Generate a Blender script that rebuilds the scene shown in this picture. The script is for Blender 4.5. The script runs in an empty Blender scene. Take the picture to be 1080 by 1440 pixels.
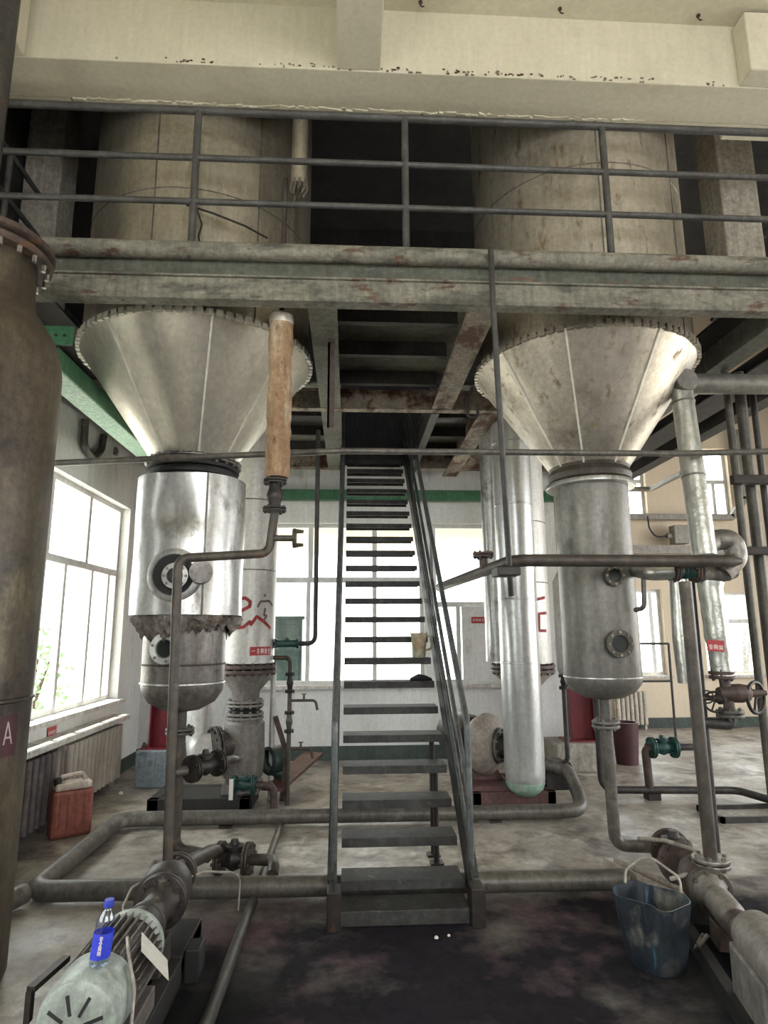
import bpy, math, random
from mathutils import Vector, Matrix, Quaternion
random.seed(7)
PI = math.pi
scene = bpy.context.scene
COL = scene.collection

# ---------------------------------------------------------------- camera
cam_data = bpy.data.cameras.new('camera')
cam_data.sensor_fit = 'HORIZONTAL'; cam_data.sensor_width = 36.0
cam_data.lens = 890.0 / 1080.0 * 36.0
cam_data.clip_start = 0.05; cam_data.clip_end = 200
cam = bpy.data.objects.new('camera', cam_data); COL.objects.link(cam)
cam.matrix_world = Matrix(((0.998536, -0.005290, -0.053824, 0.0),
                           (-0.053869, -0.185653, -0.981138, 0.0),
                           (-0.004802, 0.982601, -0.185667, 1.6),
                           (0, 0, 0, 1)))
scene.camera = cam

# ---------------------------------------------------------------- light
scene.view_settings.view_transform = 'Standard'
scene.view_settings.look = 'None'
scene.view_settings.gamma = 1.0
scene.view_settings.use_curve_mapping = False
scene.view_settings.exposure = 0.4
world = bpy.data.worlds.new('overcast_sky'); scene.world = world
world.use_nodes = True
bg = world.node_tree.nodes['Background']
bg.inputs[0].default_value = (0.97, 0.99, 1.0, 1)
bg.inputs[1].default_value = 5.4
sun_data = bpy.data.lights.new('sun', 'SUN'); sun_data.energy = 14; sun_data.angle = 0.02
sun_data.color = (1.0, 0.95, 0.86)
sun = bpy.data.objects.new('sun', sun_data); COL.objects.link(sun)
sun.rotation_euler = Vector((0.36, -0.12, -1.0)).to_track_quat('-Z', 'Y').to_euler()
sun.location = (-10, 6, 20)

def portal(loc, direction, w, h):
    d = bpy.data.lights.new('window_portal', 'AREA'); d.shape = 'RECTANGLE'; d.size = w; d.size_y = h
    d.cycles.is_portal = True
    o = bpy.data.objects.new('window_portal', d); COL.objects.link(o)
    o.location = loc; o.rotation_euler = Vector(direction).to_track_quat('-Z', 'Z').to_euler()
    return o
portal((-2.95, 6.29, 1.97), (1, 0, 0), 2.8, 2.3)
portal((-2.95, 1.6, 2.2), (1, 0, 0), 3.6, 2.8)  # for the added left window out of view
portal((0.5, 8.8, 1.99), (0, -1, 0), 3.9, 2.2)
portal((5.6, 11.1, 2.2), (0, -1, 0), 3.4, 4.4)
portal((8.9, 4.0, 2.3), (-1, 0, 0), 9.0, 3.4)
portal((2.5, -5.3, 3.7), (0, 1, 0), 7.0, 3.3)  # for the added opening behind the camera

# ---------------------------------------------------------------- materials
MATS = {}
def _mix(nt, fac, a, b):
    n = nt.nodes.new('ShaderNodeMix'); n.data_type = 'RGBA'
    if hasattr(fac, 'links'): nt.links.new(fac, n.inputs[0])
    else: n.inputs[0].default_value = fac
    for s, v in ((n.inputs[6], a), (n.inputs[7], b)):
        if hasattr(v, 'links'): nt.links.new(v, s)
        else: s.default_value = (*v, 1)
    return n.outputs[2]
def _noise(nt, scale, stretch=(1, 1, 1), detail=5, lo=0.4, hi=0.6, rough=0.6, off=0.0):
    g = nt.nodes.new('ShaderNodeNewGeometry')
    m = nt.nodes.new('ShaderNodeMapping'); m.inputs['Scale'].default_value = stretch
    m.inputs['Location'].default_value = (off, off * 1.7, off * 0.6)
    nt.links.new(g.outputs['Position'], m.inputs[0])
    n = nt.nodes.new('ShaderNodeTexNoise'); n.inputs['Scale'].default_value = scale
    n.inputs['Detail'].default_value = detail; n.inputs['Roughness'].default_value = rough
    nt.links.new(m.outputs[0], n.inputs[0])
    r = nt.nodes.new('ShaderNodeMapRange'); r.inputs[1].default_value = lo; r.inputs[2].default_value = hi
    nt.links.new(n.outputs[0], r.inputs[0])
    return r.outputs[0]
def mat(name, c, c2=None, rough=0.5, metal=0.0, scale=3.0, stretch=(1, 1, 1), patches=(), bump=0.0, bscale=30, coat=0.0, span=(0.35, 0.65), grime=0.5):
    """base colour c mottled towards c2; patches = (colour, scale, lo, hi, stretch, roughness)"""
    m = bpy.data.materials.new(name); m.use_nodes = True; nt = m.node_tree
    b = nt.nodes['Principled BSDF']
    col = c
    if c2: col = _mix(nt, _noise(nt, scale, stretch, lo=span[0], hi=span[1]), c, c2)
    rv = rough; mv = metal
    for i, p in enumerate(patches):
        f = _noise(nt, p[1], p[4] if len(p) > 4 else (1, 1, 1), detail=8, lo=p[2], hi=p[3], rough=0.65, off=3.1 + 7 * i)
        col = _mix(nt, f, col, p[0])
        if len(p) > 5:
            n = nt.nodes.new('ShaderNodeMapRange'); nt.links.new(f, n.inputs[0])
            if hasattr(rv, 'links'): nt.links.new(rv, n.inputs[3])
            else: n.inputs[3].default_value = rv
            n.inputs[4].default_value = p[5]; rv = n.outputs[0]
        if metal > 0 and len(p) > 6:
            n = nt.nodes.new('ShaderNodeMapRange'); nt.links.new(f, n.inputs[0])
            if hasattr(mv, 'links'): nt.links.new(mv, n.inputs[3])
            else: n.inputs[3].default_value = mv
            n.inputs[4].default_value = p[6]; mv = n.outputs[0]
    if grime and c2:                                              # fine soiling and wear on every painted or metal surface
        for sc_, st_, lo_, hi_ in ((26, (1, 1, 1), 1.0 + 0.25 * grime, 1.0 - 0.75 * grime), (9, (3, 3, 0.35), 1.0 + 0.2 * grime, 1.0 - 0.6 * grime)):
            f = _noise(nt, sc_, st_, detail=7, lo=0.36, hi=0.68, rough=0.7, off=31)
            r = nt.nodes.new('ShaderNodeMapRange'); r.inputs[3].default_value = lo_; r.inputs[4].default_value = hi_; nt.links.new(f, r.inputs[0])
            n = nt.nodes.new('ShaderNodeMix'); n.data_type = 'RGBA'; n.blend_type = 'MULTIPLY'; n.inputs[0].default_value = 1.0; n.clamp_result = False
            if hasattr(col, 'links'): nt.links.new(col, n.inputs[6])
            else: n.inputs[6].default_value = (*col, 1)
            nt.links.new(r.outputs[0], n.inputs[7]); col = n.outputs[2]
    if hasattr(col, 'links'): nt.links.new(col, b.inputs['Base Color'])
    else: b.inputs['Base Color'].default_value = (*col, 1)
    if hasattr(rv, 'links'): nt.links.new(rv, b.inputs['Roughness'])
    else: b.inputs['Roughness'].default_value = rv
    if hasattr(mv, 'links'): nt.links.new(mv, b.inputs['Metallic'])
    else: b.inputs['Metallic'].default_value = mv
    if coat: b.inputs['Coat Weight'].default_value = coat
    if bump:
        h = _noise(nt, bscale, (1, 1, 1), detail=6, lo=0, hi=1, off=11)
        bn = nt.nodes.new('ShaderNodeBump'); bn.inputs['Strength'].default_value = bump; bn.inputs['Distance'].default_value = 0.02
        nt.links.new(h, bn.inputs['Height']); nt.links.new(bn.outputs[0], b.inputs['Normal'])
    MATS[name] = m
    return m

RUST = (0.16, 0.07, 0.035); DIRT = (0.055, 0.047, 0.04)
mat('plaster_cream', (0.62, 0.585, 0.47), (0.57, 0.535, 0.42), 0.85, scale=1.2, patches=(((0.46, 0.42, 0.32), 0.9, 0.55, 0.75),), bump=0.12, bscale=9, grime=0.12)
mat('plaster_white', (0.72, 0.72, 0.70), (0.64, 0.64, 0.62), 0.8, scale=1.5, stretch=(2, 2, 0.5), patches=(((0.40, 0.39, 0.36), 2.0, 0.60, 0.78, (2, 2, 0.6)),), bump=0.1, bscale=8, grime=0.16)
mat('plaster_beige', (0.66, 0.56, 0.43), (0.60, 0.51, 0.39), 0.85, scale=0.8, grime=0.1)
mat('plaster_shaded', (0.035, 0.035, 0.035), (0.02, 0.02, 0.022), 0.9)  # shade of the unlit upper level put into the plaster colour
mat('skirting_green', (0.06, 0.085, 0.07), (0.04, 0.05, 0.045), 0.6)
mat('frame_white', (0.66, 0.66, 0.64), (0.55, 0.55, 0.53), 0.5, scale=6, grime=0.2)
mat('sill_white', (0.72, 0.70, 0.66), (0.5, 0.47, 0.43), 0.7, scale=5)
mat('rail_grey', (0.085, 0.085, 0.083), (0.055, 0.052, 0.05), 0.5, scale=7, patches=((RUST, 9, 0.66, 0.72),))
mat('beam_olive', (0.115, 0.12, 0.095), (0.075, 0.08, 0.062), 0.6, scale=4, stretch=(0.6, 1, 2), patches=(((0.24, 0.225, 0.185), 5, 0.60, 0.68, (0.5, 1, 2)), (RUST, 6, 0.62, 0.70, (0.5, 1, 2))))
mat('beam_pale', (0.26, 0.245, 0.20), (0.16, 0.155, 0.125), 0.7, scale=7, stretch=(0.5, 1, 1.5), patches=(((0.09, 0.088, 0.07), 4, 0.50, 0.62, (0.6, 0.7, 2)), ((0.10, 0.055, 0.035), 6, 0.58, 0.66, (0.7, 0.7, 2))), bump=0.4, bscale=25)
mat('joist_peeling', (0.36, 0.29, 0.225), (0.21, 0.19, 0.15), 0.8, scale=6, patches=(((0.10, 0.042, 0.025), 4.5, 0.48, 0.57, (1, 0.5, 1)),), bump=0.4, bscale=30)
mat('deck_green', (0.17, 0.17, 0.125), (0.11, 0.11, 0.085), 0.75, scale=3, patches=((DIRT, 2.2, 0.55, 0.75), (RUST, 5, 0.64, 0.72)))
mat('deck_dark', (0.055, 0.05, 0.045), (0.03, 0.028, 0.026), 0.8, scale=3)
mat('stair_steel', (0.065, 0.067, 0.064), (0.036, 0.035, 0.033), 0.68, metal=0.1, scale=9, patches=(((0.035, 0.03, 0.028), 4, 0.5, 0.62), ((0.15, 0.14, 0.125), 12, 0.60, 0.72), ((0.11, 0.05, 0.03), 10, 0.66, 0.73)))
mat('handrail_grey', (0.15, 0.165, 0.165), (0.095, 0.10, 0.10), 0.4, metal=0.3, scale=6, patches=((RUST, 8, 0.66, 0.74),))
mat('green_paint', (0.035, 0.13, 0.06), (0.05, 0.17, 0.09), 0.45, scale=3)
mat('green_pale', (0.34, 0.50, 0.38), (0.27, 0.44, 0.32), 0.55, scale=2.5, patches=(((0.50, 0.50, 0.44), 3, 0.58, 0.68),))
mat('steel_tank', (0.60, 0.55, 0.46), (0.47, 0.43, 0.355), 0.40, metal=0.86, scale=2.2, stretch=(1.6, 1.6, 0.25), patches=(((0.27, 0.22, 0.155), 2.6, 0.56, 0.76, (2, 2, 0.22), 0.6), ((0.16, 0.125, 0.09), 1.3, 0.60, 0.78)), grime=0.28)
mat('steel_tank_dirty', (0.60, 0.55, 0.47), (0.45, 0.41, 0.34), 0.44, metal=0.72, scale=2.2, stretch=(1.6, 1.6, 0.3), patches=(((0.26, 0.19, 0.115), 7, 0.57, 0.68, (1.4, 1.4, 0.5), 0.7), ((0.20, 0.165, 0.125), 1.4, 0.56, 0.76)), grime=0.3)
mat('steel_cone', (0.74, 0.70, 0.60), (0.60, 0.565, 0.48), 0.40, metal=0.78, scale=1.7, stretch=(2.2, 2.2, 0.3), patches=(((0.36, 0.33, 0.28), 2.3, 0.58, 0.78, (2, 2, 0.3), 0.55),), grime=0.2)
mat('rim_fold', (0.72, 0.70, 0.62), (0.60, 0.58, 0.50), 0.5, metal=0.15, scale=9, grime=0.15)
mat('letter_pink', (0.42, 0.33, 0.33), None, 0.6)
mat('steel_bright', (0.68, 0.68, 0.66), (0.52, 0.52, 0.50), 0.33, metal=0.75, scale=2.5, stretch=(3, 3, 0.4), patches=(((0.27, 0.245, 0.205), 6, 0.54, 0.68, (1, 1, 0.6), 0.5),), grime=0.28)
mat('steel_vessel', (0.26, 0.25, 0.225), (0.18, 0.172, 0.152), 0.45, metal=0.5, scale=3, stretch=(1.2, 1.2, 0.5), patches=(((0.11, 0.105, 0.095), 5, 0.55, 0.72, (1, 1, 0.7), 0.6), ((0.32, 0.31, 0.285), 6, 0.64, 0.76, (1.6, 1.6, 0.3))), grime=0.35)
mat('steel_stained', (0.27, 0.25, 0.23), (0.17, 0.155, 0.14), 0.42, metal=0.6, scale=3, patches=((RUST, 6, 0.62, 0.72), ((0.09, 0.08, 0.07), 3, 0.58, 0.7)))
mat('column_white', (0.60, 0.585, 0.55), (0.50, 0.485, 0.455), 0.45, metal=0.35, scale=2, stretch=(2, 2, 0.3), patches=(((0.30, 0.27, 0.23), 4, 0.64, 0.76, (1.5, 1.5, 0.6)),), grime=0.28)
mat('downcomer_white', (0.70, 0.71, 0.70), (0.58, 0.585, 0.57), 0.3, metal=0.55, scale=2, stretch=(3, 3, 0.3), patches=(((0.33, 0.31, 0.27), 6, 0.64, 0.72, (1, 1, 0.7)),), grime=0.25)
mat('foil_wrap', (0.60, 0.60, 0.56), (0.42, 0.42, 0.38), 0.33, metal=0.8, scale=7, stretch=(1, 1, 0.4), patches=(((0.25, 0.22, 0.17), 6, 0.60, 0.72),), bump=0.35, bscale=12, grime=0.3)
mat('foil_wrap_dark', (0.30, 0.275, 0.245), (0.19, 0.17, 0.15), 0.42, metal=0.6, scale=7, bump=0.4, bscale=14)
mat('pipe_grey', (0.15, 0.138, 0.118), (0.095, 0.087, 0.074), 0.45, metal=0.2, scale=5, patches=(((0.24, 0.225, 0.195), 3.5, 0.57, 0.70), ((0.06, 0.042, 0.03), 7, 0.60, 0.70)))
mat('pipe_brown', (0.10, 0.083, 0.066), (0.055, 0.045, 0.036), 0.5, metal=0.2, scale=6, patches=((RUST, 7, 0.62, 0.70), ((0.17, 0.15, 0.125), 9, 0.64, 0.74)))
mat('pipe_olive', (0.115, 0.105, 0.083), (0.07, 0.064, 0.052), 0.5, metal=0.25, scale=5, patches=((RUST, 8, 0.65, 0.72),))
mat('pipe_dark', (0.065, 0.06, 0.055), (0.035, 0.032, 0.03), 0.5, metal=0.2, scale=8, patches=((RUST, 8, 0.64, 0.72),))
mat('iron_black', (0.022, 0.019, 0.018), (0.042, 0.032, 0.027), 0.5, metal=0.3, scale=14, patches=(((0.11, 0.05, 0.03), 9, 0.62, 0.7),))
mat('iron_rust', (0.11, 0.075, 0.06), (0.06, 0.04, 0.035), 0.6, metal=0.2, scale=10, patches=(((0.19, 0.09, 0.05), 9, 0.60, 0.7),))
mat('bolt_steel', (0.42, 0.40, 0.37), (0.20, 0.17, 0.14), 0.4, metal=0.7, scale=20)
mat('valve_green', (0.018, 0.085, 0.075), (0.015, 0.05, 0.045), 0.45, scale=12, patches=((DIRT, 10, 0.60, 0.7),))
mat('rust_insulation', (0.40, 0.28, 0.175), (0.25, 0.135, 0.065), 0.9, scale=6, stretch=(1.2, 1.2, 0.5), patches=(((0.52, 0.43, 0.32), 5, 0.46, 0.60, (1.5, 1.5, 0.5)), ((0.12, 0.058, 0.03), 13, 0.60, 0.70, (1.5, 1.5, 0.6))), bump=0.6, bscale=34, grime=0.45)
mat('torn_wool', (0.16, 0.13, 0.105), (0.30, 0.27, 0.235), 0.9, scale=9, patches=(((0.09, 0.065, 0.05), 7, 0.5, 0.62),), bump=0.8, bscale=24)
mat('old_tank', (0.105, 0.083, 0.055), (0.055, 0.042, 0.03), 0.45, metal=0.25, scale=2.4, stretch=(1, 1, 0.5), patches=(((0.20, 0.17, 0.09), 2.6, 0.54, 0.70, (1, 1, 0.6)), ((0.035, 0.025, 0.018), 3.2, 0.52, 0.64), ((0.16, 0.14, 0.11), 8, 0.64, 0.74)), bump=0.15, bscale=9)
mat('maroon_band', (0.075, 0.018, 0.022), (0.05, 0.014, 0.018), 0.5, scale=8)
mat('red_paint', (0.21, 0.014, 0.024), (0.14, 0.010, 0.018), 0.5, scale=5)
mat('graffiti_red', (0.34, 0.035, 0.035), (0.26, 0.03, 0.03), 0.7, scale=12)
mat('graffiti_dark', (0.16, 0.10, 0.095), (0.20, 0.13, 0.12), 0.7, scale=12)
mat('sticker_red', (0.42, 0.03, 0.035), (0.35, 0.025, 0.03), 0.5, scale=12, grime=0.1)
mat('sticker_white', (0.75, 0.68, 0.66), None, 0.5)
mat('concrete_plinth', (0.42, 0.39, 0.34), (0.30, 0.275, 0.24), 0.9, scale=4, bump=0.3, bscale=20)
mat('plinth_blue', (0.215, 0.25, 0.285), (0.17, 0.20, 0.225), 0.7, scale=4, patches=((DIRT, 4, 0.62, 0.74),))
mat('radiator_paint', (0.46, 0.41, 0.345), (0.36, 0.31, 0.26), 0.4, scale=4, grime=0.15)
mat('radiator_dark', (0.15, 0.125, 0.125), (0.09, 0.075, 0.075), 0.5, scale=7)
mat('radiator_white', (0.60, 0.55, 0.46), (0.50, 0.45, 0.38), 0.5, scale=7)
mat('motor_green', (0.36, 0.40, 0.36), (0.27, 0.30, 0.265), 0.45, scale=6, patches=((DIRT, 8, 0.66, 0.76),))
mat('motor_grey', (0.20, 0.18, 0.16), (0.12, 0.105, 0.095), 0.5, scale=6, patches=((DIRT, 6, 0.58, 0.7),))
mat('motor_pale', (0.25, 0.225, 0.20), (0.17, 0.15, 0.13), 0.55, scale=5, patches=((RUST, 7, 0.60, 0.7),))
mat('pump_iron', (0.065, 0.055, 0.049), (0.034, 0.028, 0.026), 0.5, metal=0.2, scale=9, patches=(((0.20, 0.175, 0.15), 7, 0.58, 0.70),))
mat('casing_grey', (0.25, 0.23, 0.205), (0.16, 0.148, 0.13), 0.55, metal=0.2, scale=5, stretch=(1, 1, 0.4), patches=((RUST, 5, 0.64, 0.74),))
mat('casing_pinkish', (0.40, 0.34, 0.29), (0.31, 0.26, 0.22), 0.6, scale=5)
mat('base_redbrown', (0.16, 0.075, 0.065), (0.09, 0.045, 0.04), 0.6, scale=5, patches=((DIRT, 6, 0.58, 0.68),))
mat('base_dark', (0.024, 0.022, 0.020), (0.013, 0.012, 0.011), 0.6, scale=6)
mat('bucket_blue', (0.042, 0.053, 0.064), (0.02, 0.025, 0.032), 0.35, scale=3.5, stretch=(1.2, 1.2, 0.4), patches=(((0.21, 0.20, 0.17), 5, 0.52, 0.68, (1, 1, 0.7)), ((0.06, 0.16, 0.24), 9, 0.60, 0.68, (2.2, 2.2, 0.08))))
mat('wire_pale', (0.42, 0.38, 0.33), (0.3, 0.26, 0.22), 0.45, scale=20)
mat('jerry_red', (0.30, 0.095, 0.065), (0.235, 0.07, 0.05), 0.5, scale=6)
mat('jerry_cap', (0.62, 0.53, 0.46), (0.45, 0.36, 0.3), 0.5, scale=14)
mat('cup_beige', (0.50, 0.47, 0.33), (0.42, 0.31, 0.20), 0.4, scale=6, stretch=(1, 1, 2))
mat('paper_card', (0.62, 0.60, 0.54), (0.55, 0.53, 0.47), 0.7, scale=12, grime=0.1)
mat('box_grey', (0.28, 0.26, 0.22), (0.23, 0.21, 0.18), 0.5, scale=8)
mat('rubber_black', (0.012, 0.012, 0.012), (0.02, 0.02, 0.02), 0.6)
mat('cap_blue', (0.03, 0.05, 0.42), (0.025, 0.04, 0.36), 0.35, scale=30, grime=0.1)
mat('label_blue', (0.035, 0.05, 0.55), (0.05, 0.08, 0.62), 0.35, scale=30, grime=0.1)
mat('hose_green', (0.03, 0.06, 0.05), (0.02, 0.035, 0.03), 0.5, scale=8)
mat('ground_out', (0.62, 0.60, 0.54), (0.56, 0.54, 0.49), 0.95, grime=0.0)
mat('leaf_green', (0.24, 0.36, 0.17), (0.18, 0.30, 0.13), 0.6, scale=4)
mat('bark', (0.10, 0.07, 0.05), (0.06, 0.045, 0.035), 0.9)
mat('teal_sheet', (0.10, 0.16, 0.15), (0.07, 0.11, 0.105), 0.5, scale=2)
mat('debris_white', (0.66, 0.64, 0.6), None, 0.6)

def glass_mat(name, tint, gloss, rough=0.03):
    m = bpy.data.materials.new(name); m.use_nodes = True; nt = m.node_tree
    nt.nodes.remove(nt.nodes['Principled BSDF'])
    t = nt.nodes.new('ShaderNodeBsdfTransparent'); t.inputs[0].default_value = (*tint, 1)
    g = nt.nodes.new('ShaderNodeBsdfGlossy'); g.inputs['Roughness'].default_value = rough
    x = nt.nodes.new('ShaderNodeMixShader'); x.inputs[0].default_value = gloss
    nt.links.new(t.outputs[0], x.inputs[1]); nt.links.new(g.outputs[0], x.inputs[2])
    nt.links.new(x.outputs[0], nt.nodes['Material Output'].inputs[0])
    MATS[name] = m
glass_mat('window_glass', (0.95, 0.97, 0.96), 0.05)
glass_mat('sight_glass', (0.45, 0.5, 0.48), 0.05, 0.3)
glass_mat('bottle_plastic', (0.80, 0.86, 0.95), 0.14, 0.08)

def floor_mat():
    m = bpy.data.materials.new('stained_concrete'); m.use_nodes = True; nt = m.node_tree
    b = nt.nodes['Principled BSDF']; L = nt.links
    base = _mix(nt, _noise(nt, 1.3, lo=0.35, hi=0.65, detail=8), (0.39, 0.35, 0.30), (0.235, 0.205, 0.175))
    base = _mix(nt, _noise(nt, 3.5, lo=0.50, hi=0.66, detail=9, off=4), base, (0.115, 0.097, 0.085))
    base = _mix(nt, _noise(nt, 2.1, lo=0.55, hi=0.66, detail=8, off=9), base, (0.50, 0.47, 0.42))
    # the purple-black spill that lies around the foot of the stair and the two pumps
    g = nt.nodes.new('ShaderNodeNewGeometry')
    sx = nt.nodes.new('ShaderNodeSeparateXYZ'); L.new(g.outputs['Position'], sx.inputs[0])
    def edge(out, a, c):
        r = nt.nodes.new('ShaderNodeMapRange'); r.inputs[1].default_value = a; r.inputs[2].default_value = c
        L.new(out, r.inputs[0]); return r.outputs[0]
    def mul(a, c):
        n = nt.nodes.new('ShaderNodeMath'); n.operation = 'MULTIPLY'
        L.new(a, n.inputs[0]); L.new(c, n.inputs[1]); return n.outputs[0]
    def addn(out, k, scale, off):
        n = nt.nodes.new('ShaderNodeMath'); n.operation = 'MULTIPLY_ADD'; n.inputs[1].default_value = k
        L.new(_noise(nt, scale, lo=0.0, hi=1.0, detail=7, off=off), n.inputs[0]); L.new(out, n.inputs[2]); return n.outputs[0]
    yy = addn(sx.outputs[1], 1.4, 1.1, 2.0); xx = addn(sx.outputs[0], 0.9, 1.3, 5.0)
    spill = mul(edge(yy, 5.25, 4.75), edge(xx, -0.85, -0.35))
    gaps = _noise(nt, 1.15, lo=0.50, hi=0.66, detail=8, off=26)
    inv = nt.nodes.new('ShaderNodeMapRange'); inv.inputs[3].default_value = 1.0; inv.inputs[4].default_value = 0.70; L.new(gaps, inv.inputs[0])
    spill = mul(spill, inv.outputs[0])
    col = _mix(nt, spill, base, (0.015, 0.013, 0.017))
    tint = mul(spill, _noise(nt, 1.7, lo=0.50, hi=0.66, detail=9, off=14))
    col = _mix(nt, tint, col, (0.11, 0.070, 0.082))
    # black patch around the right-hand pump bed
    black_right = mul(mul(edge(sx.outputs[0], 1.25, 1.8), edge(sx.outputs[0], 3.0, 2.5)), edge(yy, 4.6, 4.1))
    col = _mix(nt, black_right, col, (0.010, 0.011, 0.015))
    black_left = mul(mul(edge(xx, -0.62, -0.42), edge(xx, 0.22, -0.05)), mul(edge(yy, 4.35, 4.0), edge(sx.outputs[1], 2.2, 2.6)))  # black patch beside the left pump
    col = _mix(nt, black_left, col, (0.006, 0.006, 0.007))
    grit = nt.nodes.new('ShaderNodeMix'); grit.data_type = 'RGBA'; grit.blend_type = 'MULTIPLY'; grit.inputs[0].default_value = 1.0; grit.clamp_result = False
    gr_ = nt.nodes.new('ShaderNodeMapRange'); gr_.inputs[3].default_value = 1.3; gr_.inputs[4].default_value = 0.6
    L.new(_noise(nt, 11, lo=0.34, hi=0.68, detail=10, rough=0.75, off=41), gr_.inputs[0]); L.new(col, grit.inputs[6]); L.new(gr_.outputs[0], grit.inputs[7]); col = grit.outputs[2]
    L.new(col, b.inputs['Base Color'])
    r = nt.nodes.new('ShaderNodeMapRange'); r.inputs[3].default_value = 0.34; r.inputs[4].default_value = 0.62
    L.new(_noise(nt, 2.4, lo=0.35, hi=0.65, detail=7, off=21), r.inputs[0])
    dull = nt.nodes.new('ShaderNodeMath'); dull.operation = 'MAXIMUM'; L.new(spill, dull.inputs[0]); L.new(black_right, dull.inputs[1])
    r2 = nt.nodes.new('ShaderNodeMapRange'); L.new(dull.outputs[0], r2.inputs[0]); L.new(r.outputs[0], r2.inputs[3]); r2.inputs[4].default_value = 0.9; L.new(r2.outputs[0], b.inputs['Roughness'])
    r3 = nt.nodes.new('ShaderNodeMapRange'); L.new(dull.outputs[0], r3.inputs[0]); r3.inputs[3].default_value = 0.5; r3.inputs[4].default_value = 0.15; L.new(r3.outputs[0], b.inputs['Specular IOR Level'])
    bn = nt.nodes.new('ShaderNodeBump'); bn.inputs['Strength'].default_value = 0.22; bn.inputs['Distance'].default_value = 0.015
    L.new(_noise(nt, 14, lo=0, hi=1, detail=8, off=17), bn.inputs['Height']); L.new(bn.outputs[0], b.inputs['Normal'])
    MATS['stained_concrete'] = m
floor_mat()

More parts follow.
